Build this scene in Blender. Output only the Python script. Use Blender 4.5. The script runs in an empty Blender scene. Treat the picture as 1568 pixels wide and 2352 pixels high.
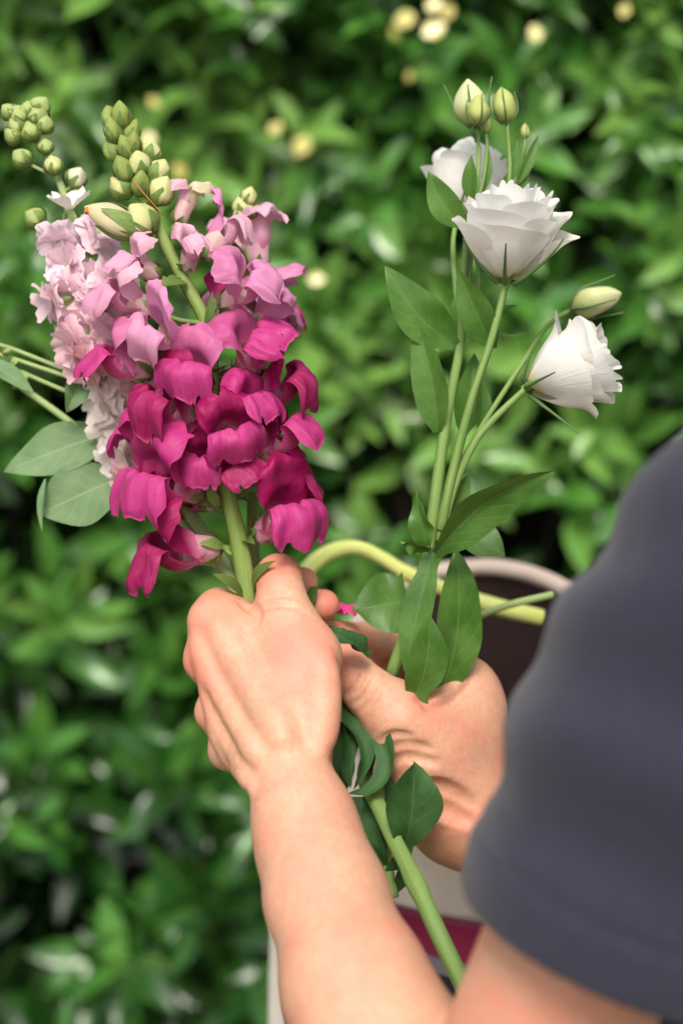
import bpy, math, random
import numpy as np
from mathutils import Vector, Matrix

random.seed(7)
rng = np.random.default_rng(7)
R = math.radians
scene = bpy.context.scene
COL = scene.collection

# ------------------------------------------------------------------ camera, sky, sun, exposure
PITCH = 22.0
CAM = np.array([0.0, 0.0, 1.62])
LENS, SENSOR = 60.0, 24.0
FOCUS, FSTOP = 0.92, 3.4
cp, sp = math.cos(R(PITCH)), math.sin(R(PITCH))
AX = np.array([[1, 0, 0], [0, sp, cp], [0, cp, -sp]])        # rows: right, up, forward (world)

cam_data = bpy.data.cameras.new('camera')
cam = bpy.data.objects.new('camera', cam_data)
COL.objects.link(cam)
cam.location = CAM
cam.rotation_euler = (R(90 - PITCH), 0, 0)
cam_data.sensor_fit = 'HORIZONTAL'
cam_data.sensor_width = SENSOR
cam_data.lens = LENS
cam_data.clip_start = 0.05
cam_data.clip_end = 2000
cam_data.dof.use_dof = True
cam_data.dof.focus_distance = FOCUS
cam_data.dof.aperture_fstop = FSTOP
scene.camera = cam

SUN_EL, SUN_AZ = 60.0, 188.0          # azimuth clockwise from +Y (the view direction)
world = bpy.data.worlds.new('World')
scene.world = world
world.use_nodes = True
wn = world.node_tree
bg = wn.nodes['Background']
sky = wn.nodes.new('ShaderNodeTexSky')
sky.sky_type = 'NISHITA'
sky.sun_disc = False
sky.sun_elevation = R(SUN_EL)
sky.sun_rotation = R(SUN_AZ)
sky.air_density = 1.6
sky.dust_density = 4.0
sky.ozone_density = 0.6
hs = wn.nodes.new('ShaderNodeHueSaturation')
hs.inputs['Saturation'].default_value = 0.5        # thin high cloud whitens the sky
wn.links.new(sky.outputs['Color'], hs.inputs['Color'])
wn.links.new(hs.outputs['Color'], bg.inputs['Color'])
bg.inputs['Strength'].default_value = 0.15

sun_data = bpy.data.lights.new('sun', 'SUN')
sun_data.energy = 2.4
sun_data.angle = R(20)
sun_data.color = (1.0, 0.93, 0.83)
sun = bpy.data.objects.new('sun', sun_data)
COL.objects.link(sun)
sd = Vector((math.sin(R(SUN_AZ)) * math.cos(R(SUN_EL)), math.cos(R(SUN_AZ)) * math.cos(R(SUN_EL)), math.sin(R(SUN_EL))))
sun.rotation_euler = sd.to_track_quat('Z', 'Y').to_euler()
sun.location = (0, 0, 6)

scene.view_settings.view_transform = 'Standard'
scene.view_settings.look = 'None'
scene.view_settings.gamma = 1.0
scene.view_settings.use_curve_mapping = False
scene.view_settings.exposure = 0.38
scene.render.engine = 'CYCLES'
scene.cycles.use_denoising = True
scene.cycles.max_bounces = 8
scene.cycles.transparent_max_bounces = 8

# ------------------------------------------------------------------ helpers: photo pixel (1568 x 2352) + distance -> point
W = SENSOR / LENS
def K(px, py, d):                      # right / up / forward coordinates
    return np.array([(px - 784) / 1568 * W * d, -(py - 1176) / 1568 * W * d, d])
def to_world(c):
    return CAM + np.asarray(c) @ AX
def P(px, py, d):
    return to_world(K(px, py, d))
def S(px, d):
    return px * W * d / 1568
def DIR(dx, dy, dz):                   # picture-right, picture-down, away
    v = np.array([dx, -dy, dz], float) @ AX
    return v / np.linalg.norm(v)
def nrm(v):
    v = np.asarray(v, float)
    return v / (np.linalg.norm(v) + 1e-12)

def mesh_from(name, verts, faces, uvs=None, smooth=True):
    me = bpy.data.meshes.new(name)
    verts = np.asarray(verts, np.float32)
    if isinstance(faces, np.ndarray):
        n, k = faces.shape
        me.vertices.add(len(verts)); me.vertices.foreach_set('co', verts.ravel())
        me.loops.add(n * k); me.loops.foreach_set('vertex_index', faces.astype(np.int32).ravel())
        me.polygons.add(n)
        me.polygons.foreach_set('loop_start', (np.arange(n) * k).astype(np.int32))
        me.update(calc_edges=True)
    else:
        me.from_pydata([tuple(v) for v in verts], [], faces)
    if uvs is not None:
        uvs = np.asarray(uvs, np.float32)
        ul = me.uv_layers.new(name='UVMap')
        li = np.zeros(len(me.loops), np.int32)
        me.loops.foreach_get('vertex_index', li)
        ul.data.foreach_set('uv', uvs[li].ravel())
    if smooth:
        me.polygons.foreach_set('use_smooth', np.ones(len(me.polygons), bool))
    me.update()
    return me

class MB:
    """collects grids / tubes into one mesh"""
    def __init__(s):
        s.v, s.f, s.uv, s.n = [], [], [], 0
    def grid(s, pts, uv=None, closed=False, rev=False):
        pts = np.asarray(pts, float)
        a, b = pts.shape[:2]
        s.v.append(pts.reshape(-1, 3))
        if uv is None:
            U, V = np.meshgrid(np.linspace(0, 1, a), np.linspace(0, 1, b), indexing='ij')
            uv = np.stack([U, V], -1)
        s.uv.append(np.asarray(uv, float).reshape(-1, 2))
        I = np.arange(a * b).reshape(a, b) + s.n
        if closed:
            I = np.vstack([I, I[:1]])
        q = np.stack([I[:-1, :-1], I[1:, :-1], I[1:, 1:], I[:-1, 1:]], -1).reshape(-1, 4)
        if rev:
            q = q[:, ::-1]
        s.f.append(q)
        s.n += a * b
        return s
    def mesh(s, name='mesh'):
        return mesh_from(name, np.vstack(s.v), np.vstack(s.f), np.vstack(s.uv))

def spline(pts, n):
    """Catmull-Rom through pts (any width), n samples"""
    p = np.asarray(pts, float)
    if len(p) == 2:
        t = np.linspace(0, 1, n)[:, None]
        return p[0] * (1 - t) + p[1] * t
    q = np.vstack([2 * p[0] - p[1], p, 2 * p[-1] - p[-2]])
    m = len(p) - 1
    tt = np.linspace(0, m, n)
    out = []
    for t in tt:
        i = min(int(t), m - 1); f = t - i
        a, b, c, d = q[i], q[i + 1], q[i + 2], q[i + 3]
        out.append(0.5 * ((2 * b) + (c - a) * f + (2 * a - 5 * b + 4 * c - d) * f * f + (3 * b - a - 3 * c + d) * f ** 3))
    return np.array(out)

def frames(path):
    T = np.gradient(path, axis=0)
    T /= np.linalg.norm(T, axis=1)[:, None] + 1e-12
    n0 = np.cross(T[0], [0.3, 0.2, 0.9]); n0 = nrm(n0)
    N = [n0]
    for i in range(1, len(path)):
        n = N[-1] - T[i] * np.dot(N[-1], T[i])
        N.append(nrm(n))
    N = np.array(N)
    return T, N, np.cross(T, N)

def tube(mb, path, rad, sides=8, ridge=0.0, nr=4, cap=True):
    path = np.asarray(path, float)
    rad = np.broadcast_to(np.asarray(rad, float), (len(path),)).copy()
    if cap:
        T = path[-1] - path[-2]; T /= np.linalg.norm(T)
        T0 = path[0] - path[1]; T0 /= np.linalg.norm(T0)
        path = np.vstack([path[0] + T0 * rad[0] * .3, path[0] + T0 * rad[0] * .3, path, path[-1] + T * rad[-1] * .3, path[-1] + T * rad[-1] * .3])
        rad = np.concatenate([[1e-5, rad[0] * .75], rad, [rad[-1] * .75, 1e-5]])
        path[0] += T0 * 1e-5; path[-1] += T * 1e-5
    T, N, B = frames(path)
    a = np.linspace(0, 2 * np.pi, sides, endpoint=False)
    rr = 1 + ridge * np.cos(nr * a)
    g = path[None] + (np.cos(a) * rr)[:, None, None] * N[None] * rad[None, :, None] + (np.sin(a) * rr)[:, None, None] * B[None] * rad[None, :, None]
    mb.grid(g, closed=True)
    return mb

def link(name, mesh, mat, parent=None, color=None):
    o = bpy.data.objects.new(name, mesh)
    COL.objects.link(o)
    if mesh is not None and mat is not None and not mesh.materials:
        mesh.materials.append(mat)
    if parent is not None:
        o.parent = parent
        if parent.type == 'EMPTY':
            o.location = -Vector(parent.location)
    if color is not None:
        o.color = (*color, 1)
    return o
def thing(name, label, cat, loc, group=None):
    e = bpy.data.objects.new(name, None)
    e.empty_display_size = 0.02
    e.location = loc
    COL.objects.link(e)
    tag(e, label, cat, group)
    return e
def tag(o, label=None, cat=None, group=None, kind=None):
    if label: o['label'] = label
    if cat: o['category'] = cat
    if group: o['group'] = group
    if kind: o['kind'] = kind
    return o

def lin(r, g, b):
    f = lambda c: (c / 255 / 12.92) if c / 255 <= .04045 else ((c / 255 + .055) / 1.055) ** 2.4
    return (f(r), f(g), f(b))

# ------------------------------------------------------------------ materials
class NT:
    def __init__(s, name):
        s.m = bpy.data.materials.new(name); s.m.use_nodes = True
        s.t = s.m.node_tree; s.t.nodes.clear()
        s.out = s.n('ShaderNodeOutputMaterial')
    def n(s, typ, **kw):
        nd = s.t.nodes.new(typ)
        for k, v in kw.items():
            if k.startswith('i_'):
                nd.inputs[k[2:].replace('_', ' ')].default_value = v
            else:
                setattr(nd, k, v)
        return nd
    def l(s, a, b):
        s.t.links.new(a, b)
    def math(s, op, a, b=None, c=None, clamp=False):
        nd = s.n('ShaderNodeMath', operation=op); nd.use_clamp = clamp
        for i, x in enumerate((a, b, c)):
            if x is None: continue
            if isinstance(x, (int, float)): nd.inputs[i].default_value = x
            else: s.l(x, nd.inputs[i])
        return nd.outputs[0]
    def mix(s, fac, a, b, blend='MIX'):
        nd = s.n('ShaderNodeMix', data_type='RGBA', blend_type=blend)
        for i, x in ((0, fac), (6, a), (7, b)):
            if isinstance(x, (int, float)): nd.inputs[i].default_value = x
            elif isinstance(x, tuple): nd.inputs[i].default_value = (*x[:3], 1)
            else: s.l(x, nd.inputs[i])
        return nd.outputs[2]
    def noise(s, scale, vec=None, detail=3, rough=.5):
        nd = s.n('ShaderNodeTexNoise'); nd.inputs['Scale'].default_value = scale
        nd.inputs['Detail'].default_value = detail; nd.inputs['Roughness'].default_value = rough
        if vec is not None: s.l(vec, nd.inputs['Vector'])
        return nd.outputs['Fac']
    def ramp(s, fac, a, b, lo=0., hi=1.):
        nd = s.n('ShaderNodeMapRange'); nd.inputs[1].default_value = lo; nd.inputs[2].default_value = hi
        nd.inputs[3].default_value = a; nd.inputs[4].default_value = b
        s.l(fac, nd.inputs[0]); return nd.outputs[0]
    def bump(s, h, strength, dist, normal=None):
        nd = s.n('ShaderNodeBump'); nd.inputs['Strength'].default_value = strength; nd.inputs['Distance'].default_value = dist
        s.l(h, nd.inputs['Height'])
        if normal is not None: s.l(normal, nd.inputs['Normal'])
        return nd.outputs['Normal']
    def principled(s, color, rough=.5, spec=.5, normal=None, sss=0, sheen=0):
        p = s.n('ShaderNodeBsdfPrincipled')
        if isinstance(color, tuple): p.inputs['Base Color'].default_value = (*color[:3], 1)
        else: s.l(color, p.inputs['Base Color'])
        if isinstance(rough, (int, float)): p.inputs['Roughness'].default_value = rough
        else: s.l(rough, p.inputs['Roughness'])
        p.inputs['Specular IOR Level'].default_value = spec
        if normal is not None: s.l(normal, p.inputs['Normal'])
        if sss:
            p.inputs['Subsurface Weight'].default_value = sss
            p.inputs['Subsurface Radius'].default_value = (1.0, .35, .2)
            p.inputs['Subsurface Scale'].default_value = .0025
        if sheen:
            p.inputs['Sheen Weight'].default_value = sheen
            p.inputs['Sheen Roughness'].default_value = .5
        return p
    def done(s, shader):
        s.l(shader.outputs[0], s.out.inputs['Surface']); return s.m
    def with_translucent(s, p, color, fac, normal=None):
        t = s.n('ShaderNodeBsdfTranslucent')
        if isinstance(color, tuple): t.inputs['Color'].default_value = (*color, 1)
        else: s.l(color, t.inputs['Color'])
        mx = s.n('ShaderNodeMixShader'); mx.inputs[0].default_value = fac
        s.l(p.outputs[0], mx.inputs[1]); s.l(t.outputs[0], mx.inputs[2])
        return mx

def obj_coords(k):
    return k.n('ShaderNodeTexCoord').outputs['Object']
def uv_xy(k):
    sx = k.n('ShaderNodeSeparateXYZ'); k.l(k.n('ShaderNodeTexCoord').outputs['UV'], sx.inputs[0])
    return sx.outputs[0], sx.outputs[1]
def obj_color(k):
    return k.n('ShaderNodeObjectInfo').outputs['Color']
def obj_rand(k):
    return k.n('ShaderNodeObjectInfo').outputs['Random']

def mat_skin():
    k = NT('skin')
    oc = obj_coords(k)
    att = k.n('ShaderNodeAttribute', attribute_name='redness')
    n1 = k.noise(28, oc, 4); n2 = k.noise(160, oc, 3); n3 = k.noise(1400, oc, 2)
    red = k.math('ADD', k.math('MULTIPLY', att.outputs['Fac'], 1.05), k.ramp(n1, -.35, .5, .35, .65), clamp=True)
    base = k.mix(red, lin(208, 158, 130), lin(218, 130, 110))
    base = k.mix(k.ramp(n2, 0, .5, .4, .72), base, lin(198, 140, 114))
    base = k.mix(k.ramp(k.noise(420, oc, 3), 0, .35, .5, .72), base, lin(196, 122, 100))
    base = k.mix(k.ramp(k.noise(75, oc, 2), 0, .22, .55, .75), base, lin(180, 150, 132))
    vor = k.n('ShaderNodeTexVoronoi'); vor.inputs['Scale'].default_value = 900; k.l(oc, vor.inputs['Vector'])
    vor.feature = 'DISTANCE_TO_EDGE'
    b = k.bump(vor.outputs['Distance'], .25, .0008)
    b = k.bump(n2, .3, .0014, b)
    b = k.bump(k.noise(420, oc, 3), .3, .0008, b)
    p = k.principled(base, k.ramp(n1, .42, .56), .4, b, sss=.15)
    return k.done(p)

def mat_leaf(name, c1, c2, back, rough=.42, spec=.5, trans=.22, use_obj=False, vein=.35, side_veins=True):
    k = NT(name)
    u, v = uv_xy(k)
    oc = obj_coords(k)
    mid = k.math('ABSOLUTE', k.math('SUBTRACT', u, .5))
    midv = k.ramp(mid, 1, 0, .0, .035)
    sidew = k.n('ShaderNodeMath', operation='SINE')
    k.l(k.math('MULTIPLY', k.math('SUBTRACT', v, k.math('MULTIPLY', mid, .55)), 46), sidew.inputs[0])
    side = k.ramp(sidew.outputs[0], 0, .35 if side_veins else 0, .86, 1.)
    ve = k.math('MAXIMUM', midv, side)
    n = k.noise(60, oc, 4)
    col = k.mix(k.ramp(n, 0, 1, .35, .65), c1, c2)
    if use_obj:
        col = k.mix(.5, col, obj_color(k), 'OVERLAY')
    col = k.mix(k.math('MULTIPLY', ve, vein), col, back)
    geo = k.n('ShaderNodeNewGeometry')
    col = k.mix(k.math('MULTIPLY', geo.outputs['Backfacing'], .6), col, back)
    b = k.bump(k.math('SUBTRACT', k.noise(220, oc, 3), k.math('MULTIPLY', ve, .8)), .3, .0008)
    p = k.principled(col, rough, spec, b)
    tc = k.mix(.5, col, lin(150, 190, 60))
    return k.done(k.with_translucent(p, tc, trans))

def mat_petal(name, inner, use_obj=True, color=(.8, .8, .8), trans=.3, streak=.25, rough=.5, inner_hi=.35):
    """inner: colour towards the petal's root"""
    k = NT(name)
    u, v = uv_xy(k)
    oc = obj_coords(k)
    col = obj_color(k) if use_obj else color
    n = k.noise(140, oc, 4)
    comb = k.n('ShaderNodeCombineXYZ'); k.l(k.math('MULTIPLY', u, 16), comb.inputs[0]); k.l(k.math('MULTIPLY', v, 1.4), comb.inputs[1])
    st = k.noise(2.2, comb.outputs[0], 3)
    c = k.mix(k.ramp(st, 0, streak, .35, .75), col, inner)
    c = k.mix(k.ramp(n, 0, streak * .8, .4, .7), c, inner)
    c = k.mix(k.ramp(v, .9, 0, 0, inner_hi), c, inner)
    b = k.bump(st, .35, .0012)
    b = k.bump(k.noise(420, oc, 3), .25, .0006, b)
    p = k.principled(c, rough, .25, b)
    return k.done(k.with_translucent(p, c, trans))

def mat_stem(name, c1, c2):
    k = NT(name)
    oc = obj_coords(k)
    u, v = uv_xy(k)
    n = k.noise(90, oc, 4)
    comb = k.n('ShaderNodeCombineXYZ'); k.l(k.math('MULTIPLY', u, 9), comb.inputs[0]); k.l(k.math('MULTIPLY', v, 3), comb.inputs[1])
    st = k.noise(2, comb.outputs[0], 3)
    c = k.mix(k.ramp(st, 0, 1, .35, .65), c1, c2)
    c = k.mix(k.ramp(n, 0, .5, .5, .8), c, c2)
    p = k.principled(c, .5, .4, k.bump(st, .3, .001))
    return k.done(p)

M = {}
M['skin'] = mat_skin()
M['hedge_leaf'] = None
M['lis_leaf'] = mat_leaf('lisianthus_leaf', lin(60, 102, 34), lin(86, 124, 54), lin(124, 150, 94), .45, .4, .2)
M['lis_leaf_shaded'] = mat_leaf('lisianthus_leaf_shaded', lin(42, 80, 40), lin(64, 102, 58), lin(104, 134, 96), .58, .25, .15)  # bluer green of the lower leaves, with shade under the hands mixed in
M['stock_leaf'] = mat_leaf('grey_green_leaf', lin(96, 126, 84), lin(114, 142, 100), lin(160, 174, 128), .6, .3, .2, vein=.5)
M['snap_leaf'] = mat_leaf('snapdragon_leaf', lin(82, 110, 48), lin(100, 124, 62), lin(120, 140, 80), .5, .4, .2, side_veins=False)
M['lis_stem'] = mat_stem('lisianthus_stem', lin(98, 132, 66), lin(128, 154, 84))
M['snap_stem'] = mat_stem('snapdragon_stem', lin(112, 138, 62), lin(134, 156, 84))
M['stock_stem'] = mat_stem('stock_stem', lin(132, 156, 92), lin(158, 176, 118))
M["snap_petal"] = mat_petal("snapdragon_petal", lin(222, 130, 168), streak=.07, inner_hi=.16)
M['snap_lower'] = mat_petal('snapdragon_lower_lip', lin(222, 134, 172), streak=.15, inner_hi=.22)
M['snap_tube'] = mat_petal('snapdragon_tube', lin(232, 196, 190), streak=.5)
M['stock_petal'] = mat_petal('stock_petal', lin(238, 226, 206), streak=.25, inner_hi=.25)
M['white_petal'] = mat_petal('white_petal', lin(214, 206, 130), use_obj=False, color=(.90, .885, .85), trans=.36, streak=.03, inner_hi=.26)
M['bud'] = mat_petal('bud_petal', lin(168, 180, 96), streak=.3, inner_hi=.5, trans=.15)
M['sepal'] = mat_stem('sepal', lin(74, 104, 56), lin(96, 124, 70))
M['calyx'] = mat_stem('calyx', lin(84, 112, 48), lin(120, 140, 72))

# ================================================================== SETTING
# ---- ground
def mat_ground():
    k = NT('ground')
    oc = obj_coords(k)
    n = k.noise(6, oc, 6); n2 = k.noise(90, oc, 4)
    c = k.mix(k.ramp(n, 0, 1, .35, .65), lin(92, 78, 60), lin(70, 84, 44))
    c = k.mix(k.ramp(n2, 0, .6, .45, .7), c, lin(120, 104, 84))
    return k.done(k.principled(c, .95, .2, k.bump(n2, .6, .02)))
me = mesh_from('ground', [(-300, -300, 0), (300, -300, 0), (300, 300, 0), (-300, 300, 0)], [(0, 1, 2, 3)])
tag(link('ground', me, mat_ground()), kind='structure')

# ---- hedge
def mat_hedge_leaf():
    k = NT('hedge_leaf')
    att = k.n('ShaderNodeAttribute', attribute_name='tone')
    u, v = uv_xy(k)
    geo = k.n('ShaderNodeNewGeometry')
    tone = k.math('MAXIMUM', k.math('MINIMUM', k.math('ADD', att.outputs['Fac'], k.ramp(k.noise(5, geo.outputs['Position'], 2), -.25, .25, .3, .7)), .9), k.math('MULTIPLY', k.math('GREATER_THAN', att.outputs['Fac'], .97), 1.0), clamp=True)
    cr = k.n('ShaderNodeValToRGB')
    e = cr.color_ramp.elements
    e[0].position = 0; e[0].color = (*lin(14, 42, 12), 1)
    e[1].position = 1; e[1].color = (*lin(224, 212, 124), 1)  # pale yellow end, kept for the painted bokeh spots
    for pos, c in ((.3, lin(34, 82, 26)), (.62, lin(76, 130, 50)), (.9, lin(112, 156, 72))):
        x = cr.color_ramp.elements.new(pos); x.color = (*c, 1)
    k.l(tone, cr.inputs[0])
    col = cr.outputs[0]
    mid = k.math('ABSOLUTE', k.math('SUBTRACT', u, .5))
    col = k.mix(k.ramp(mid, .45, 0, 0, .06), col, lin(130, 160, 80))
    col = k.mix(k.math('MULTIPLY', geo.outputs['Backfacing'], .5), col, lin(120, 150, 84))
    b = k.bump(k.noise(50, geo.outputs['Position'], 3), .3, .004)
    p = k.principled(col, .28, .7, b)
    return k.done(k.with_translucent(p, k.mix(.5, col, lin(150, 190, 40)), .13))
M['hedge_leaf'] = mat_hedge_leaf()

def leaf_template(ns=6, fold=.18, droop=.2, twist=0.0):
    v = np.linspace(0, 1, ns)
    w = np.sin(np.pi * np.clip(v, 0, 1) ** .85) ** .8 * .19
    w[0] = .012; w[-1] = .004
    pts = np.zeros((3, ns, 3)); uv = np.zeros((3, ns, 2))
    for i, s in enumerate((-1, 0, 1)):
        pts[i, :, 0] = s * w
        pts[i, :, 1] = v
        pts[i, :, 2] = -droop * v ** 2 + abs(s) * fold * w + twist * s * w * v
        uv[i, :, 0] = .5 + s * .5; uv[i, :, 1] = v
    return pts, uv
TEMPL = [leaf_template(6, f, d, t) for f, d, t in ((.5, .12, .1), (.7, .22, -.2), (.35, .05, .25), (.6, .3, 0.0))]

def hedge_front(x, z):
    return 1.80 - .34 * np.clip(1 - z / 1.45, 0, 1) + .06 * np.sin(3.1 * x + 2 * z) + .05 * np.sin(7.3 * x - 4.1 * z + 1)

def project(p):
    c = (p - CAM) @ AX.T
    return 784 + c[..., 0] / c[..., 2] * 1568 / W, 1176 - c[..., 1] / c[..., 2] * 1568 / W, c[..., 2]

HOLES = [(1350, 605, 105, 75), (1265, 1215, 95, 95), (60, 930, 80, 60), (180, 1590, 95, 120), (40, 1470, 90, 40), (260, 1800, 70, 60), (1060, 1230, 60, 70), (1530, 1010, 60, 90)]
lf = []   # leaf records: origin, dir, normal, length, width factor, tone, template
def add_shoot(p, axis, nl, ls, tone):
    axis = nrm(axis)
    a0 = rng.uniform(0, 6.28)
    t1 = nrm(np.cross(axis, [.3, .9, .2])); t2 = np.cross(axis, t1)
    for i in range(nl):
        f = i / max(nl - 1, 1)
        a = a0 + i * 2.4 + rng.normal(0, .2)
        radial = t1 * math.cos(a) + t2 * math.sin(a)
        up = .35 + .75 * f + rng.normal(0, .15)
        d = nrm(radial + axis * up + np.array([0, 0, -.1]) + rng.normal(0, .12, 3))
        nn = axis - d * np.dot(axis, d) + rng.normal(0, .25, 3)
        nn = nrm(nn - d * np.dot(nn, d))
        L = ls * (1.0 - .35 * f ** 3) * rng.uniform(.75, 1.15)
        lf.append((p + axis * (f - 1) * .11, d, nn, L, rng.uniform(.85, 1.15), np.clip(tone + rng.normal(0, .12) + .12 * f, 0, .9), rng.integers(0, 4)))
for layer, (n, inset) in enumerate(((1500, 0.0), (1100, .11), (900, .24))):
    for _ in range(n):
        x = rng.normal(0.05, .75) if rng.random() < .75 else rng.uniform(-2.0, 2.1)
        z = rng.uniform(0.02, 2.05)
        if rng.random() < .50 * np.clip((1.10 - z) / .3, 0, 1): continue
        y = hedge_front(x, z) + inset + rng.uniform(0, .11)
        p = np.array([x, y, z])
        px, py, dd = project(p)
        if inset < .2 and any(((px - hx) / rx) ** 2 + ((py - hy) / ry) ** 2 < 1.25 for hx, hy, rx, ry in HOLES):
            continue
        axis = np.array([rng.normal(0, .5), -1 + rng.normal(0, .35), .55 + rng.normal(0, .45)])
        low = np.clip(1 - z / 1.15, 0, 1)  # larger leaves lower down, with the hedge foot's shade put into their tone
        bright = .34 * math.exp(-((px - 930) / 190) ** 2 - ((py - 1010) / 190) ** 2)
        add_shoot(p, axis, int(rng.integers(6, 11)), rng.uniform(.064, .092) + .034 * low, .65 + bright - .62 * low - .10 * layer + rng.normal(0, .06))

hedge = thing('hedge', 'dense glossy green evergreen hedge filling the background behind the flowers', 'hedge', (0.05, 1.95, 0))
O = np.array([l[0] for l in lf]); Dv = np.array([l[1] for l in lf]); Nv = np.array([l[2] for l in lf])
Ln = np.array([l[3] for l in lf]); Wd = np.array([l[4] for l in lf]); Tn = np.array([l[5] for l in lf]); Tt = np.array([l[6] for l in lf])
Xv = np.cross(Dv, Nv)
ctr = O + Dv * (Ln * .5)[:, None]
px, py, dd = project(ctr)
view = (ctr - CAM); view /= np.linalg.norm(view, axis=1)[:, None]
size = Ln ** 2 * np.abs((view * Nv).sum(1)) / dd ** 2
front = ctr[:, 1] - hedge_front(ctr[:, 0], ctr[:, 2])
vis = (px > 0) & (px < 1568) & (py > 0) & (py < 2352) & ~((px > 560) & (py > 1330)) & ~((px > 250) & (px < 720) & (py > 480))
score = np.where(vis, size * np.clip(1.3 - front * 9, 0.02, 2), 0)
chosen = np.argsort(-score)[:280]
is_part = np.zeros(len(lf), bool); is_part[chosen] = True

def leaf_mesh(tmpl, tone, name):
    pts, uv = TEMPL[tmpl]
    me = MB().grid(pts, uv).mesh(name)
    at = me.attributes.new('tone', 'FLOAT', 'POINT')
    at.data.foreach_set('value', np.full(len(me.vertices), tone, np.float32))
    me.materials.append(M['hedge_leaf'])
    return me
LM = {}
def leaf_part(o_, d_, n_, x_, L_, w_, tone, tm):
    q = int(round(np.clip(tone, 0, 1) * 10)) if tone < .95 else 10
    if tone < .95: q = min(q, 9)
    if (tm, q) not in LM: LM[(tm, q)] = leaf_mesh(tm, q / 10, 'hedge_leaf')
    ob = link('leaf', LM[(tm, q)], None, hedge)
    ob.matrix_local = Matrix(((x_[0] * L_ * w_, d_[0] * L_, n_[0] * L_, o_[0] - .05), (x_[1] * L_ * w_, d_[1] * L_, n_[1] * L_, o_[1] - 1.95), (x_[2] * L_ * w_, d_[2] * L_, n_[2] * L_, o_[2]), (0, 0, 0, 1)))
for i in chosen:
    leaf_part(O[i], Dv[i], Nv[i], Xv[i], Ln[i], Wd[i], Tn[i], int(Tt[i]))
# small pale leaves added to paint sunlit bokeh spots into the hedge
for (yx, yy, sz) in ((925, 45, .034), (1000, 65, .036), (1025, 30, .026), (1228, 72, .026), (690, 338, .036), (635, 292, .024), (410, 388, .028), (338, 325, .028),
                     (905, 72, .02), (1000, 8, .028), (730, 640, .026), (355, 235, .022), (1435, 20, .02), (940, 172, .016), (665, 235, .016)):
    d0 = 1.6
    for _ in range(60):
        p = P(yx, yy, d0)
        if p[1] > hedge_front(p[0], p[2]) - .03: break
        d0 += .01
    d_ = nrm(rng.normal(0, 1, 3) * [1, .2, 1]); n_ = nrm(np.array([0, -1, .6])); n_ = nrm(n_ - d_ * np.dot(n_, d_)); x_ = np.cross(d_, n_)
    leaf_part(p - d_ * sz * .4, d_, n_, x_, sz * .7, 2.0, 1.0, 2)
VV, FF, UU, TT = [], [], [], []
base = 0
for t in range(4):
    idx = np.where((Tt == t) & ~is_part)[0]
    pts, uv = TEMPL[t]
    q = pts.reshape(-1, 3); nvt = len(q)
    V = O[idx][:, None] + Ln[idx][:, None, None] * (q[None, :, 0:1] * Wd[idx][:, None, None] * Xv[idx][:, None] + q[None, :, 1:2] * Dv[idx][:, None] + q[None, :, 2:3] * Nv[idx][:, None])
    I = np.arange(nvt).reshape(pts.shape[:2])
    f = np.stack([I[:-1, :-1], I[1:, :-1], I[1:, 1:], I[:-1, 1:]], -1).reshape(-1, 4)
    FF.append((f[None] + (np.arange(len(idx)) * nvt)[:, None, None] + base).reshape(-1, 4))
    VV.append(V.reshape(-1, 3)); UU.append(np.tile(uv.reshape(-1, 2), (len(idx), 1))); TT.append(np.repeat(Tn[idx], nvt))
    base += len(idx) * nvt
me = mesh_from('hedge_foliage', np.vstack(VV), np.vstack(FF), np.vstack(UU))
me.attributes.new('tone', 'FLOAT', 'POINT').data.foreach_set('value', np.concatenate(TT).astype(np.float32))
tag(link('foliage', me, M['hedge_leaf'], hedge), kind='stuff')
# inner woody growth of the hedge
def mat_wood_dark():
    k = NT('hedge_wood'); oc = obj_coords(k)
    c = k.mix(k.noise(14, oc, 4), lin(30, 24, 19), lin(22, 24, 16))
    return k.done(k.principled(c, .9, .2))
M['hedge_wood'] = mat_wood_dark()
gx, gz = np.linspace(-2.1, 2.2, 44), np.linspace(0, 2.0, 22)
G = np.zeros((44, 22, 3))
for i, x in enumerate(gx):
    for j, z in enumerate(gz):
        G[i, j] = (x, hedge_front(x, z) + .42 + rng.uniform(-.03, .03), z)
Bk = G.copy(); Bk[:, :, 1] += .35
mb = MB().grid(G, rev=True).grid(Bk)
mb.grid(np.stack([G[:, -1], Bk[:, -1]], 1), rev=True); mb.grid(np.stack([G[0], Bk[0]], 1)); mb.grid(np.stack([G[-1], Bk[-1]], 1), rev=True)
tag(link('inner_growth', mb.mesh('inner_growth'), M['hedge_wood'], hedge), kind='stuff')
for _ in range(46):
    x = rng.uniform(-1.6, 1.7); z0 = 0
    top = rng.uniform(1.0, 1.9)
    path = []
    for s in np.linspace(0, 1, 7):
        z = z0 + s * top; xx = x + .12 * math.sin(s * 4 + x * 9)
        path.append((xx, hedge_front(xx, z) + .26 - .12 * s + rng.normal(0, .015), z))
    mb = tube(MB(), spline(path, 12), np.linspace(.011, .003, 12), 6)
    link('branch', mb.mesh('branch'), M['hedge_wood'], hedge)

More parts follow.
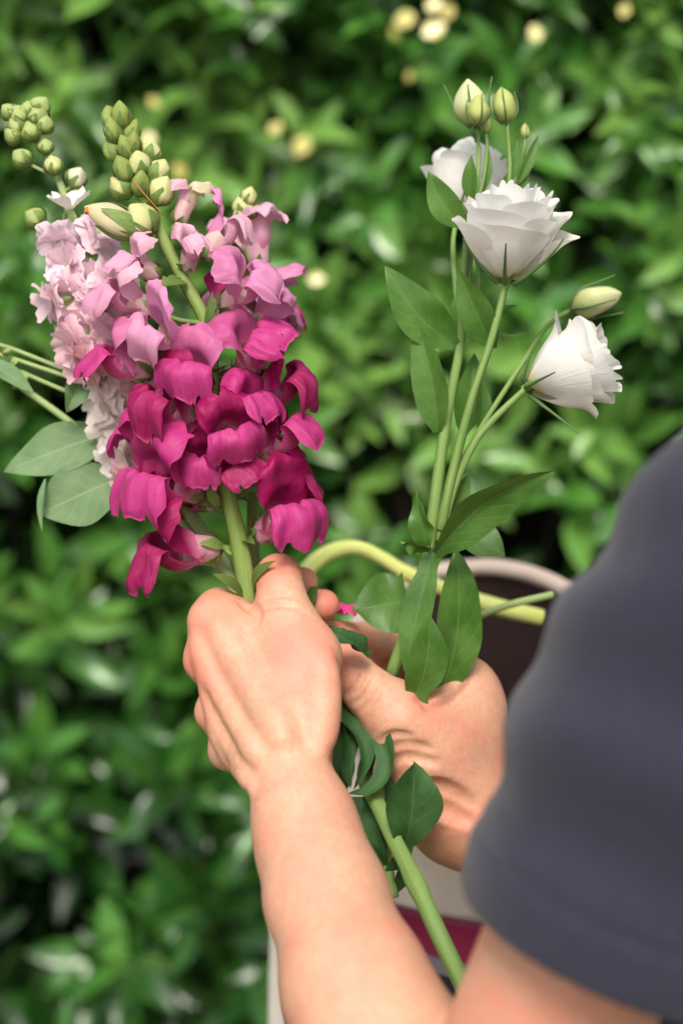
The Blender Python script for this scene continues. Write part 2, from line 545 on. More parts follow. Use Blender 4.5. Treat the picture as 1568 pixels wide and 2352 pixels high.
# ---- table under the bag
def mat_wood():
    k = NT('table_wood'); oc = obj_coords(k)
    mp = k.n('ShaderNodeMapping'); mp.inputs['Scale'].default_value = (3, 30, 30); k.l(oc, mp.inputs[0])
    n = k.noise(2, mp.outputs[0], 5)
    return k.done(k.principled(k.mix(n, lin(120, 90, 62), lin(150, 118, 84)), .6, .3, k.bump(n, .2, .002)))
M['wood'] = mat_wood()
BC = P(1100, 1562, 1.14)                    # centre of the bag's mouth
tbl = thing('small_table', 'small round wooden table carrying the cream bag', 'table', (BC[0], BC[1] + .05, 0))
TZ = .52
def disc(cx, cy, z0, z1, r, n=48, bev=.004):
    prof = [(1e-4, z0), (r - bev, z0), (r, z0 + bev), (r, z1 - bev), (r - bev, z1), (1e-4, z1)]
    a = np.linspace(0, 2 * np.pi, n, endpoint=False)
    g = np.array([[(cx + pr * math.cos(t), cy + pr * math.sin(t), pz) for pr, pz in prof] for t in a])
    return MB().grid(g, closed=True)
link('tabletop', disc(BC[0], BC[1] + .05, TZ - .025, TZ, .21).mesh('tabletop'), M['wood'], tbl)
for a in (.6, 2.7, 4.8):
    p0 = np.array([BC[0] + .10 * math.cos(a), BC[1] + .05 + .10 * math.sin(a), TZ - .02]); p1 = np.array([BC[0] + .18 * math.cos(a), BC[1] + .05 + .18 * math.sin(a), 0.006])
    link('leg', tube(MB(), spline([p0, p1], 6), np.linspace(.018, .012, 6), 10).mesh('table_leg'), M['wood'], tbl)

# ---- cream bag
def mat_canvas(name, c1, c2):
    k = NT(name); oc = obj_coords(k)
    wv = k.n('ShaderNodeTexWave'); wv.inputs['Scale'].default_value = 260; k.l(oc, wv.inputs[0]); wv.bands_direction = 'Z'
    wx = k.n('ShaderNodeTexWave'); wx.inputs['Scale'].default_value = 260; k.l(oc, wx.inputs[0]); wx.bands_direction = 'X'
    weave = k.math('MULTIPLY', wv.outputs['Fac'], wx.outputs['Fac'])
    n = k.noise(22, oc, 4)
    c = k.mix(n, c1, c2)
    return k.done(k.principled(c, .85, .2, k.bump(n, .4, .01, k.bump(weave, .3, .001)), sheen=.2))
M['canvas'] = mat_canvas('cream_canvas', lin(240, 230, 216), lin(224, 210, 192))
M['rim'] = mat_canvas('bag_rim', lin(216, 198, 184), lin(196, 174, 160))
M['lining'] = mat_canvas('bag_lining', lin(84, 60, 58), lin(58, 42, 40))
bag = thing('canvas_bag', 'slouchy cream canvas bag with a rolled rim standing open behind the hands', 'bag', (BC[0] + .02, BC[1], TZ))
NA = 72
ang = np.linspace(0, 2 * np.pi, NA, endpoint=False)
def bag_ring(s, inset=0.0):
    """s: 0 rim .. 1 bottom"""
    z = BC[2] + (TZ + .002 - BC[2]) * s
    rx = .094 + (.165 - .094) * min(1, s / .18) ** .8; ry = .118 + .02 * min(1, s / .2)
    if s > .93: rx *= 1 - (s - .93) * 1.5; ry *= 1 - (s - .93) * 1.5
    cx = BC[0] + .022 * min(1, s / .2)
    wob = 1 + (.018 * np.sin(5 * ang + 6 * s) + .012 * np.sin(9 * ang - 8 * s + 1)) * min(1, s * 5 + .3)
    tilt = .03 * max(0, 1 - s * 3.4)
    return np.stack([cx + (rx - inset) * np.cos(ang) * wob, BC[1] + (ry - inset) * np.sin(ang) * wob, z + tilt * np.sin(ang) + (.012 * (np.cos(ang) > 0) * np.cos(ang) * max(0, 1 - s * 4.5))], -1)
ss = np.concatenate([np.linspace(0, .4, 14), np.linspace(.45, 1, 12)])
G = np.stack([bag_ring(s) for s in ss], 1)
bot = np.repeat(G[:, -1:].mean(0, keepdims=True), NA, 0)
link('body', MB().grid(G, closed=True, rev=True).grid(np.concatenate([G[:, -1:], bot + (G[:, -1:] - bot) * .01], 1), closed=True, rev=True).mesh('bag_body'), M['canvas'], bag)
Gi = np.stack([bag_ring(s, .004) + [0, 0, .001 if s == 0 else 0] for s in ss[:-2]], 1)
bi = np.repeat(Gi[:, -1:].mean(0, keepdims=True), NA, 0)
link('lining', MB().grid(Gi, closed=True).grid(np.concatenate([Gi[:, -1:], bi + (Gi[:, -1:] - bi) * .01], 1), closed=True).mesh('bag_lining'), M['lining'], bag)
r0 = bag_ring(0, .002)
th = np.linspace(0, 2 * np.pi, 10, endpoint=False)
rad = np.stack([np.cos(ang), np.sin(ang), 0 * ang], -1)
G = np.stack([r0 + .0062 * (np.cos(t) * rad + np.sin(t) * np.array([0, 0, 1])) for t in th], 1)
G = np.concatenate([G, G[:, :1]], 1)
link('rim', MB().grid(G, closed=True).mesh('bag_rim'), M['rim'], bag)

# ---- striped cloth leaning on the front of the bag
def mat_stripes():
    k = NT('striped_cloth'); u, v = uv_xy(k); oc = obj_coords(k)
    cr = k.n('ShaderNodeValToRGB'); cr.color_ramp.interpolation = 'CONSTANT'
    el = cr.color_ramp.elements
    cols = [(0, lin(132, 30, 66)), (.085, lin(112, 108, 118)), (.125, lin(28, 26, 36)), (.17, lin(104, 98, 110)), (.2, lin(110, 26, 60)), (.215, lin(104, 98, 110)), (.25, lin(176, 168, 150)), (.28, lin(58, 26, 44)), (.34, lin(132, 30, 66)), (.5, lin(112, 108, 118)), (.6, lin(28, 26, 36)), (.7, lin(132, 30, 66))]
    el[0].color = (*cols[0][1], 1); el[1].position = cols[1][0]; el[1].color = (*cols[1][1], 1)
    for p_, c_ in cols[2:]:
        x = el.new(p_); x.color = (*c_, 1)
    k.l(v, cr.inputs[0])
    return k.done(k.principled(cr.outputs[0], .9, .1, k.bump(k.noise(500, oc, 2), .3, .001), sheen=.3))
aa = np.linspace(R(-150), R(-20), 26)
zz = np.linspace(.988, .69, 30)
def cloth(off):
    g = np.zeros((26, 30, 3))
    for j, z in enumerate(zz):
        s = (z - BC[2]) / (TZ + .002 - BC[2])
        ring = bag_ring(min(max(s, 0), 1))
        for i, a in enumerate(aa):
            f = (a % (2 * np.pi)) / (2 * np.pi) * NA; i0 = int(f) % NA; fr = f - int(f)
            p = ring[i0] * (1 - fr) + ring[(i0 + 1) % NA] * fr
            g[i, j] = p + np.array([math.cos(a), math.sin(a), 0]) * (off + .002 * math.sin(a * 7 + j * .2)) 
            g[i, j, 2] = z + .006 * math.sin(a * 2.2)
    return g
A, B = cloth(.009), cloth(.003)
mb = MB().grid(A, rev=True).grid(B)
mb.grid(np.stack([A[:, 0], B[:, 0]], 1), uv=np.zeros((26, 2, 2)))
o = link('striped_cloth', mb.mesh('striped_cloth'), mat_stripes())
tag(o, 'crimson, grey and black striped cloth against the front of the cream bag', 'cloth')

# ---- crumpled white paper standing in the bag
def mat_paper():
    k = NT('paper'); oc = obj_coords(k)
    return k.done(k.principled(k.mix(k.noise(30, oc, 3), lin(238, 234, 228), lin(222, 216, 208)), .8, .2, k.bump(k.noise(45, oc, 2), .5, .01)))
pa = np.linspace(R(-120), R(50), 24); pz = np.linspace(0, 1, 14)
pc = P(1215, 1650, 1.08)
g = np.zeros((24, 14, 3))
for i, a in enumerate(pa):
    for j, s in enumerate(pz):
        r_ = .022 + .03 * s + .004 * math.sin(9 * a + 6 * s)
        g[i, j] = pc + np.array([r_ * math.cos(a), r_ * math.sin(a), -.09 + .115 * s + .006 * math.sin(5 * a) * s])
mb = MB().grid(g); g2 = g.copy(); g2[:, :, :2] = pc[:2] + (g[:, :, :2] - pc[:2]) * .975; mb.grid(g2, rev=True)
mb.grid(np.stack([g[:, -1], g2[:, -1]], 1))
tag(link('paper_wrap', mb.mesh('paper_wrap'), mat_paper()), 'crumpled white wrapping paper standing inside the cream bag', 'paper')

# ================================================================== PERSON (implicit surface -> one continuous mesh)
def seg_sdf(p, a, b, ra, rb):
    ba = b - a
    t = np.clip(((p - a) @ ba) / (ba @ ba + 1e-12), 0, 1)
    return np.linalg.norm(p - a - t[:, None] * ba, axis=1) - (ra + (rb - ra) * t)
def smin(a, b, k):
    h = np.maximum(k - np.abs(a - b), 0) / k
    return np.minimum(a, b) - h * h * k * .25
def smax(a, b, k):
    return -smin(-a, -b, k)

def surface_nets(F, org, h):
    ins = F < 0
    c = [ins[i:ins.shape[0] - 1 + i, j:ins.shape[1] - 1 + j, l:ins.shape[2] - 1 + l] for i in (0, 1) for j in (0, 1) for l in (0, 1)]
    any_ = c[0].copy(); all_ = c[0].copy()
    for x in c[1:]:
        any_ |= x; all_ &= x
    mixed = any_ & ~all_
    idx = np.argwhere(mixed)
    ids = np.full(mixed.shape, -1, np.int32); ids[mixed] = np.arange(len(idx), dtype=np.int32)
    acc = np.zeros((len(idx), 3)); cnt = np.zeros(len(idx))
    corners = [(i, j, l) for i in (0, 1) for j in (0, 1) for l in (0, 1)]
    for a in corners:
        for ax in range(3):
            if a[ax] == 1: continue
            b = list(a); b[ax] = 1
            fa = F[idx[:, 0] + a[0], idx[:, 1] + a[1], idx[:, 2] + a[2]]; fb = F[idx[:, 0] + b[0], idx[:, 1] + b[1], idx[:, 2] + b[2]]
            m = (fa < 0) != (fb < 0)
            t = fa / np.where(np.abs(fa - fb) < 1e-12, 1, fa - fb)
            pos = np.array(a, float)[None].repeat(len(idx), 0); pos[:, ax] = t
            acc[m] += pos[m]; cnt[m] += 1
    V = org + (idx + acc / cnt[:, None]) * h
    faces = []
    for ax in range(3):
        o1, o2 = [(1, 2), (2, 0), (0, 1)][ax]
        sl0 = [slice(None)] * 3; sl1 = [slice(None)] * 3
        sl0[ax] = slice(0, -1); sl1[ax] = slice(1, None)
        d = ins[tuple(sl0)] != ins[tuple(sl1)]
        e = np.argwhere(d)
        e = e[(e[:, o1] > 0) & (e[:, o2] > 0) & (e[:, o1] < F.shape[o1] - 1) & (e[:, o2] < F.shape[o2] - 1)]
        q = []
        for (s1, s2) in ((-1, -1), (0, -1), (0, 0), (-1, 0)):
            cc = e.copy(); cc[:, o1] += s1; cc[:, o2] += s2
            q.append(ids[cc[:, 0], cc[:, 1], cc[:, 2]])
        q = np.stack(q, 1)
        flip = ~ins[e[:, 0], e[:, 1], e[:, 2]]
        q[flip] = q[flip][:, ::-1]
        faces.append(q)
    return V, np.vstack(faces)

def voxelise(fn, lo, hi, h, B=8):
    lo = np.asarray(lo, float); n = np.ceil((np.asarray(hi) - lo) / h / B).astype(int)
    dims = n * B
    F = np.full(dims, 1.0, np.float32)
    bi = np.argwhere(np.ones(n, bool))
    cen = lo + (bi * B + (B - 1) / 2) * h
    dc = np.concatenate([fn(cen[i:i + 200000]) for i in range(0, len(cen), 200000)])
    F4 = np.repeat(np.repeat(np.repeat(np.where(dc < 0, -1.0, 1.0).astype(np.float32).reshape(n), B, 0), B, 1), B, 2)
    F[:] = F4
    keep = bi[np.abs(dc) < B * h * 1.05]
    loc = np.argwhere(np.ones((B, B, B), bool))
    ck = keep // 4
    order = np.lexsort((ck[:, 2], ck[:, 1], ck[:, 0]))
    keep = keep[order]; ck = ck[order]
    cut = np.flatnonzero(np.any(np.diff(ck, axis=0) != 0, axis=1)) + 1
    for kb in np.split(keep, cut):
        ii = (kb[:, None] * B + loc[None]).reshape(-1, 3)
        F[ii[:, 0], ii[:, 1], ii[:, 2]] = fn(lo + ii * h)
    return surface_nets(F, lo, h)

class Shape:
    """list of tapered capsules blended in order"""
    def __init__(s): s.p = []
    def seg(s, A, Bp, k=.004, op=1):
        s.p.append((np.asarray(A[:3], float), np.asarray(Bp[:3], float), A[3], Bp[3], k, op)); return s
    def chain(s, pts, k=.004, op=1):
        for a, b in zip(pts[:-1], pts[1:]): s.seg(a, b, k, op)
        return s
    def __call__(s, p):
        d = np.full(len(p), 1.0)
        c = (p.min(0) + p.max(0)) / 2; R_ = np.linalg.norm(p.max(0) - c)
        cull = R_ < .12 and len(p) > 1
        for a, b, ra, rb, k, op in s.p:
            if cull:
                ba = b - a; t = min(max(float((c - a) @ ba) / (float(ba @ ba) + 1e-12), 0), 1)
                if math.dist(c, a + t * ba) - max(ra, rb) - R_ > k + .03: continue
            x = seg_sdf(p, a, b, ra, rb)
            d = smin(d, x, k) if op > 0 else smax(d, -x, k)
        return d
def Q(px, py, d, r):                       # point + radius given in photo pixels at that distance
    return np.array([*K(px, py, d), S(r, d)])

# ---- left hand and arm
def surf(shape, px, py, d0=.6):
    """distance at which the line of sight through a photo pixel meets the shape"""
    d = d0
    for _ in range(60):
        x = shape(K(px, py, d)[None])[0]
        if x < 2e-4: break
        d += max(x * .9, 1e-4)
    return d
def on_surface(shape, pts, r, proud, k, op=1, n=10):
    """a thin ridge (op 1) or crease (op -1) that follows the surface under a line of photo pixels"""
    path = spline(np.array(pts, float), n)
    depth = [surf(shape, x, y) for x, y in path]
    cc = []
    for i, ((x, y), d) in enumerate(zip(path, depth)):
        e = math.sin(math.pi * (i + .35) / (n - .3)) ** .6
        cc.append(Q(x, y, d + (S(r, d) * e - proud * e if op > 0 else -S(r, d) * .35), r * max(e, .15)))
    return cc, k, op
def apply(shape, items):
    made = [on_surface(shape, *a) for a in items]
    for cc, k, op in made: shape.chain(cc, k, op)

L = Shape()
elbowL = Q(1100, 2640, .745, 178)
L.chain([Q(664, 1745, .885, 82), Q(706, 1900, .862, 97), Q(748, 2060, .835, 124), Q(818, 2270, .795, 153), Q(905, 2450, .768, 172), elbowL], .02)
L.seg(Q(648, 1775, .893, 56), Q(698, 1960, .865, 84), .02)
shoulderL = np.array([*K(1840, 1300, .66), .056])
midUL = np.array([*K(1415, 2030, .71), .0445])
L.chain([elbowL, midUL, shoulderL], .006)
mk = .016
L.seg(Q(690, 1640, .897, 64), Q(502, 1432, .935, 48), mk)           # index metacarpal
L.seg(Q(668, 1690, .893, 72), Q(484, 1520, .935, 42), mk)           # middle
L.seg(Q(655, 1720, .893, 66), Q(500, 1632, .938, 33), mk)           # ring
L.seg(Q(650, 1740, .893, 56), Q(530, 1724, .938, 27), mk)           # little
L.seg(Q(560, 1490, .935, 74), Q(600, 1640, .92, 78), mk)            # palm filling
L.seg(Q(692, 1620, .897, 64), Q(702, 1510, .91, 70), mk)            # thumb metacarpal
L.seg(Q(702, 1510, .91, 70), Q(664, 1430, .922, 60), .014)
L.seg(Q(590, 1475, .93, 62), Q(655, 1490, .92, 66), .014)           # web
L.seg(Q(508, 1412, .945, 52), Q(548, 1432, .95, 50), .014)
L.chain([Q(660, 1425, .922, 58), Q(646, 1365, .932, 48), Q(640, 1325, .945, 46), Q(637, 1316, .955, 42)], .008)   # thumb
# fingers round the stem
L.chain([Q(500, 1400, .945, 50), Q(530, 1405, .98, 46), Q(570, 1405, .998, 38), Q(650, 1362, .992, 36), Q(694, 1338, .968, 36)], .003)
L.chain([Q(484, 1520, .938, 42), Q(505, 1490, .985, 42), Q(560, 1470, 1.005, 38), Q(670, 1420, 1.0, 38), Q(742, 1390, .972, 37)], .003)
L.chain([Q(500, 1632, .938, 34), Q(525, 1610, .985, 38), Q(600, 1570, 1.0, 36), Q(680, 1540, .975, 36)], .005)
L.chain([Q(528, 1724, .938, 29), Q(560, 1700, .975, 33), Q(620, 1660, .985, 32), Q(680, 1630, .96, 30)], .005)
# knuckles, tendons, skin creases
for (x, y, d, r) in ((476, 1424, .93, 34), (463, 1518, .93, 33), (486, 1640, .934, 27), (514, 1732, .934, 25)):
    L.seg(Q(x, y, d, r), Q(x + 10, y + 4, d, r), .014)
apply(L, [([(455, 1480), (500, 1570), (560, 1680), (590, 1740)], 13, .0004, .010), ([(468, 1560), (500, 1650), (540, 1725), (570, 1775)], 11, .0005, .009),
          ([(492, 1660), (530, 1730), (580, 1810)], 10, .0004, .009), ([(500, 1440), (580, 1570), (650, 1700)], 16, .0003, .012),
          ([(745, 1520), (742, 1620), (735, 1720)], 14, .0002, .012)])
apply(L, [([(600, 1396), (640, 1388), (680, 1392)], 5, 0, .003, -1), ([(604, 1370), (640, 1364), (668, 1368)], 4, 0, .003, -1), ([(556, 1386), (585, 1402), (592, 1424)], 7, 0, .004, -1),
          ])

# ---- right hand and arm
Rr = Shape()
wristR = Q(1052, 1895, .975, 86)
elbowR = np.array([.275, -.262, .935, .042])
shoulderR = np.array([.45, .0, .84, .058])
mR = wristR * .75 + elbowR * .25; mR[3] = .026
m2 = wristR * .45 + elbowR * .55; m2[3] = .036
Rr.chain([wristR, mR, m2, elbowR], .02)
Rr.chain([elbowR, (elbowR + shoulderR) / 2, shoulderR], .03)
Rr.seg(Q(1060, 1870, .975, 84), Q(1060, 1582, 1.0, 68), .02)         # index metacarpal
Rr.seg(Q(1080, 1870, .985, 80), Q(1076, 1620, 1.015, 60), .02)
Rr.seg(Q(1090, 1860, 1.0, 74), Q(1075, 1680, 1.04, 56), .02)
Rr.seg(Q(1080, 1870, 1.0, 70), Q(1060, 1740, 1.05, 50), .02)
Rr.seg(Q(1030, 1835, .964, 78), Q(960, 1705, .956, 70), .03)         # thenar
Rr.seg(Q(1000, 1770, .97, 80), Q(1052, 1680, .98, 74), .03)
Rr.chain([Q(970, 1715, .956, 74), Q(915, 1650, .95, 60), Q(842, 1585, .95, 53)], .02)
Rr.chain([Q(842, 1585, .95, 53), Q(800, 1540, .953, 50), Q(778, 1512, .958, 44)], .005)
Rr.seg(Q(990, 1680, .972, 56), Q(1055, 1615, .985, 56), .03)        # web
# fingers behind the stalks
Rr.chain([Q(1060, 1577, 1.0, 62), Q(985, 1510, 1.05, 48), Q(915, 1490, 1.055, 46), Q(850, 1478, 1.03, 46), Q(765, 1464, .998, 40)], .006)
Rr.chain([Q(1078, 1620, 1.02, 56), Q(980, 1600, 1.075, 46), Q(880, 1560, 1.06, 44), Q(820, 1545, 1.02, 40)], .005)
Rr.chain([Q(1090, 1680, 1.04, 52), Q(980, 1680, 1.085, 44), Q(890, 1640, 1.06, 42), Q(860, 1620, 1.02, 38)], .005)
Rr.chain([Q(1060, 1740, 1.05, 46), Q(970, 1750, 1.08, 38), Q(910, 1710, 1.055, 35), Q(890, 1690, 1.025, 32)], .005)
# creases: thumb joint, ball of the thumb, wrist
apply(Rr, [([(786, 1600), (815, 1582), (838, 1543)], 5.5, 0, .003, -1), ([(804, 1620), (836, 1598), (860, 1558)], 5.5, 0, .003, -1), ([(826, 1634), (852, 1612), (872, 1582)], 4, 0, .003, -1),
           ([(874, 1704), (905, 1690), (950, 1694)], 3.8, 0, .004, -1), ([(880, 1726), (930, 1714), (990, 1722)], 4, 0, .005, -1), ([(888, 1752), (940, 1740), (1000, 1752)], 3.5, 0, .005, -1),
           ([(985, 1808), (1030, 1820), (1085, 1850)], 4.5, 0, .008, -1), ([(980, 1852), (1030, 1866), (1075, 1886)], 4.5, 0, .008, -1), ([(962, 1606), (1005, 1588), (1045, 1545)], 7, 0, .006, -1), ([(980, 1626), (1030, 1608), (1075, 1568)], 4.5, 0, .006, -1)])
apply(Rr, [([(985, 1616), (1020, 1598), (1065, 1556)], 9, .0005, .006)])

def arms(p):
    return np.minimum(L(p), Rr(p))
V1, F1 = voxelise(arms, (-.09, -.37, .66), (.30, .0, 1.12), .00118)
# cut the sheet where it leaves the box: faces only inside, sleeves hide the ends
# ---- rest of the body (coarser): torso, upper arms, neck, head
to_cam = lambda w: (np.asarray(w) - CAM) @ AX.T
shL, shR = shoulderL[:3], shoulderR[:3]
shLw, shRw = to_world(shL), to_world(shR)
mid_w = (shLw + shRw) / 2
right_w = nrm((shRw - shLw) * [1, 1, 0]); fwd_w = np.array([-right_w[1], right_w[0], 0])
def BW(r_, f_, u_, rad):                   # body point: right, forward, absolute height
    return np.array([*to_cam(np.array([mid_w[0], mid_w[1], 0]) + right_w * r_ + fwd_w * f_ + np.array([0, 0, u_])), rad])
zs = mid_w[2]
T = Shape()
T.chain([shoulderL, BW(-.07, -.01, zs + .02, .06), BW(.07, -.01, zs + .0, .06), shoulderR], .04)
T.chain([BW(-.065, .0, zs - .10, .095), BW(-.05, .01, zs - .3, .085), BW(-.07, 0, zs - .46, .10)], .05)
T.chain([BW(.065, .0, zs - .10, .095), BW(.05, .01, zs - .3, .085), BW(.07, 0, zs - .46, .10)], .05)
T.seg(BW(0, -.005, zs, .055), BW(0, .025, zs + .12, .05), .05)
T.chain([BW(0, .04, zs + .21, .085), BW(0, .055, zs + .17, .075)], .04)
T.seg(BW(0, .10, zs + .115, .03), BW(0, .09, zs + .15, .05), .04)
T.seg(BW(0, .132, zs + .165, .009), BW(0, .125, zs + .19, .006), .015)     # nose
for s in (-1, 1):
    T.seg(BW(s * .078, .03, zs + .17, .012), BW(s * .082, .025, zs + .195, .014), .01)   # ears
    T.seg(BW(s * .032, .135, zs + .2, .012), BW(s * .032, .14, zs + .2, .012), .006, -1)
T.seg(BW(-.02, .128, zs + .135, .004), BW(.02, .128, zs + .135, .004), .006, -1)
T.chain([shoulderL, np.array([*((shoulderL + midUL) / 2)[:3], .049]), midUL * .7 + shoulderL * .3], .03)
T.chain([shoulderR, (elbowR * .6 + shoulderR * .4)], .03)
lo = np.min([to_cam(mid_w + [dx, dy, dz]) for dx in (-.34, .34) for dy in (-.34, .34) for dz in (-.62, .42)], 0)
hi = np.max([to_cam(mid_w + [dx, dy, dz]) for dx in (-.34, .34) for dy in (-.34, .34) for dz in (-.62, .42)], 0)
V2, F2 = voxelise(T, lo, hi, .006)
# drop the fine mesh's loose rim at the box border
Vw = to_world(np.vstack([V1, V2]))
me = mesh_from('person', Vw, np.vstack([F1, F2 + len(V1)]))
# redness of knuckles, finger tips and creases
red = np.zeros(len(Vw))
Vc = np.vstack([V1, V2])
for (x, y, d, r, a) in ((640, 1300, .93, 60, .8), (705, 1335, .97, 50, 1), (750, 1385, .97, 50, 1), (780, 1510, .93, 70, .7), (840, 1500, 1.0, 80, 1.0), (870, 1530, 1.0, 50, 1), (480, 1400, .92, 60, .6), (465, 1520, .92, 50, .6),
                        (490, 1635, .93, 40, .6), (600, 1540, .89, 140, .45), (680, 1480, .89, 110, .4), (905, 1700, .91, 60, .6), (900, 1640, .9, 90, .4), (1000, 1950, .93, 110, .8), (970, 1605, .94, 50, .8), (1000, 1690, .9, 110, .3), (1060, 1800, .9, 80, .2), (850, 2100, .75, 120, .25), (1300, 2330, .66, 260, .5)):
    c = K(x, y, d); rr_ = S(r, d)
    red = np.maximum(red, a * np.exp(-((Vc - c) ** 2).sum(1) / (rr_ ** 2)))
me.attributes.new('redness', 'FLOAT', 'POINT').data.foreach_set('value', red.astype(np.float32))
person = link('person', me, M['skin'])
tag(person, 'person in a dark grey t-shirt holding flower stems in both bare hands', 'person')

# ---- t-shirt
def mat_shirt():
    k = NT('shirt_cotton'); oc = obj_coords(k)
    n = k.noise(14, oc, 4); f = k.noise(700, oc, 3)
    c = k.mix(n, lin(37, 37, 50), lin(45, 45, 59))
    b = k.bump(k.noise(9, oc, 2), .35, .03)
    b = k.bump(f, .6, .0015, b)
    return k.done(k.principled(k.mix(k.ramp(f, 0, .5, .4, .7), c, lin(62, 62, 78)), .9, .15, b, sheen=.15))
axL = nrm(elbowL[:3] - shoulderL[:3])
hemL = K(1345, 2120, .70)
axR = nrm(elbowR[:3] - shoulderR[:3]); hemR = shoulderR[:3] + axR * .2
upc = to_cam(CAM + np.array([0, 0, 1.0])) ; upc = nrm(upc)
hem_c = to_cam(np.array([mid_w[0], mid_w[1], zs - .5]))
SO = Shape()
SO.chain([BW(-.055, .0, zs - .10, .108), BW(-.045, .005, zs - .3, .105), BW(-.06, 0, zs - .56, .115)], .05)
SO.chain([BW(.055, .0, zs - .10, .108), BW(.045, .005, zs - .3, .105), BW(.06, 0, zs - .56, .115)], .05)
slA = np.array([*K(1830, 1330, .668), .066]); slM = np.array([*K(1600, 1680, .69), .066]); slB = np.array([*K(1440, 2095, .705), .0625]); slC = slB + (slB - slM) * .6; slC[3] = .061
SO.chain([slA, BW(-.07, -.005, zs + .0, .075)], .05)
SO.chain([slA, slM, slB, slC], .03)
srA = np.array([*shoulderR[:3], .068])
srE = np.array([*(shoulderR[:3] + axR * .28), .06])
SO.chain([srA, BW(.07, -.005, zs + .0, .07)], .05); SO.chain([srA, srE], .03)
# folds
SI = Shape(); SI.chain([slM * [1, 1, 1, .93], slB * [1, 1, 1, .935], slC * [1, 1, 1, .935]], .03)
SI2 = Shape(); SI2.seg((srA + srE) / 2 * [1, 1, 1, .93], srE * [1, 1, 1, .94], .03)
hd = nrm(slC[:3] - slM[:3])
hemP = slB[:3] + hd * .012
def shirt(p):
    d = SO(p)
    # hem groove
    along = (p - hemP) @ hd
    d = d + .0014 * np.exp(-((along + .027) / .0028) ** 2)
    # soft folds
    d = d + .0050 * np.sin(p[:, 0] * 70 + p[:, 1] * 95 + 2 * np.sin(p[:, 2] * 30)) * np.exp(-((along + .10) / .09) ** 2) * .6
    near = np.linalg.norm(p - hemP, axis=1) < .16
    d = np.where(near, smax(d, along, .003), d)
    d = smax(d, -SI(p), .002)
    al2 = (p - hemR) @ axR
    d = np.where(np.linalg.norm(p - hemR, axis=1) < .12, smax(d, al2, .003), d)
    d = smax(d, -SI2(p), .002)
    d = smax(d, -((p - hem_c) @ upc), .004)
    nk = BW(0, .03, zs + .09, .075)
    d = smax(d, -(np.linalg.norm(p - nk[:3], axis=1) - nk[3]), .004)
    return d
lo = np.min([to_cam(mid_w + [dx, dy, dz]) for dx in (-.3, .36) for dy in (-.34, .34) for dz in (-.54, .12)], 0)
hi = np.max([to_cam(mid_w + [dx, dy, dz]) for dx in (-.3, .36) for dy in (-.34, .34) for dz in (-.54, .12)], 0)
V, F = voxelise(shirt, lo, hi, .0023)
sh = link('tshirt', mesh_from('tshirt', to_world(V), F), mat_shirt(), person)
sh['label'] = 'dark grey cotton t-shirt with short sleeves'
# ---- trousers, shoes, hair (outside this view)
def mat_plain(name, c1, c2, rough=.8):
    k = NT(name); oc = obj_coords(k)
    return k.done(k.principled(k.mix(k.noise(40, oc, 4), c1, c2), rough, .2, k.bump(k.noise(300, oc, 2), .3, .001)))
TR = Shape()
for s in (-1, 1):
    TR.chain([BW(s * .06, 0, zs - .45, .115), BW(s * .085, 0, zs - .6, .112), BW(s * .09, .01, .48, .07), BW(s * .09, 0, .09, .06)], .05)
tl = [to_cam(np.array([mid_w[0] + dx, mid_w[1] + dy, z])) for dx in (-.3, .3) for dy in (-.3, .3) for z in (0, zs - .3)]
V, F = voxelise(TR, np.min(tl, 0), np.max(tl, 0), .01)
link('trousers', mesh_from('trousers', to_world(V), F), mat_plain('trouser_denim', lin(60, 66, 84), lin(46, 52, 70)), person)
for s in (-1, 1):
    SHO = Shape(); SHO.seg(BW(s * .09, -.03, .045, .042), BW(s * .095, .14, .036, .036), .02); SHO.seg(BW(s * .09, -.02, .06, .045), BW(s * .09, .0, .09, .045), .03)
    q = to_world(SHO.p[0][0]); tl = [to_cam(np.array([q[0] + dx, q[1] + dy, z])) for dx in (-.28, .28) for dy in (-.28, .28) for z in (-.02, .17)]
    V, F = voxelise(SHO, np.min(tl, 0), np.max(tl, 0), .008)
    link('shoe', mesh_from('shoe', to_world(V), F), mat_plain('shoe_leather', lin(70, 60, 54), lin(50, 44, 40), .5), person)
HR = Shape()
HR.chain([BW(0, .02, zs + .225, .09), BW(0, -.015, zs + .18, .085), BW(0, -.05, zs + .08, .05), BW(0, -.075, zs - .06, .03)], .04)
HRF = BW(0, .13, zs + .16, .075)
def hair(p):
    return smax(HR(p), -(np.linalg.norm(p - HRF[:3], axis=1) - HRF[3]), .01) + .003 * np.sin(p[:, 0] * 220)
tl = [to_cam(mid_w + [dx, dy, dz]) for dx in (-.2, .2) for dy in (-.2, .2) for dz in (-.12, .34)]
V, F = voxelise(hair, np.min(tl, 0), np.max(tl, 0), .006)
link('hair', mesh_from('hair', to_world(V), F), mat_plain('hair_brown', lin(70, 48, 34), lin(52, 36, 26), .5), person)

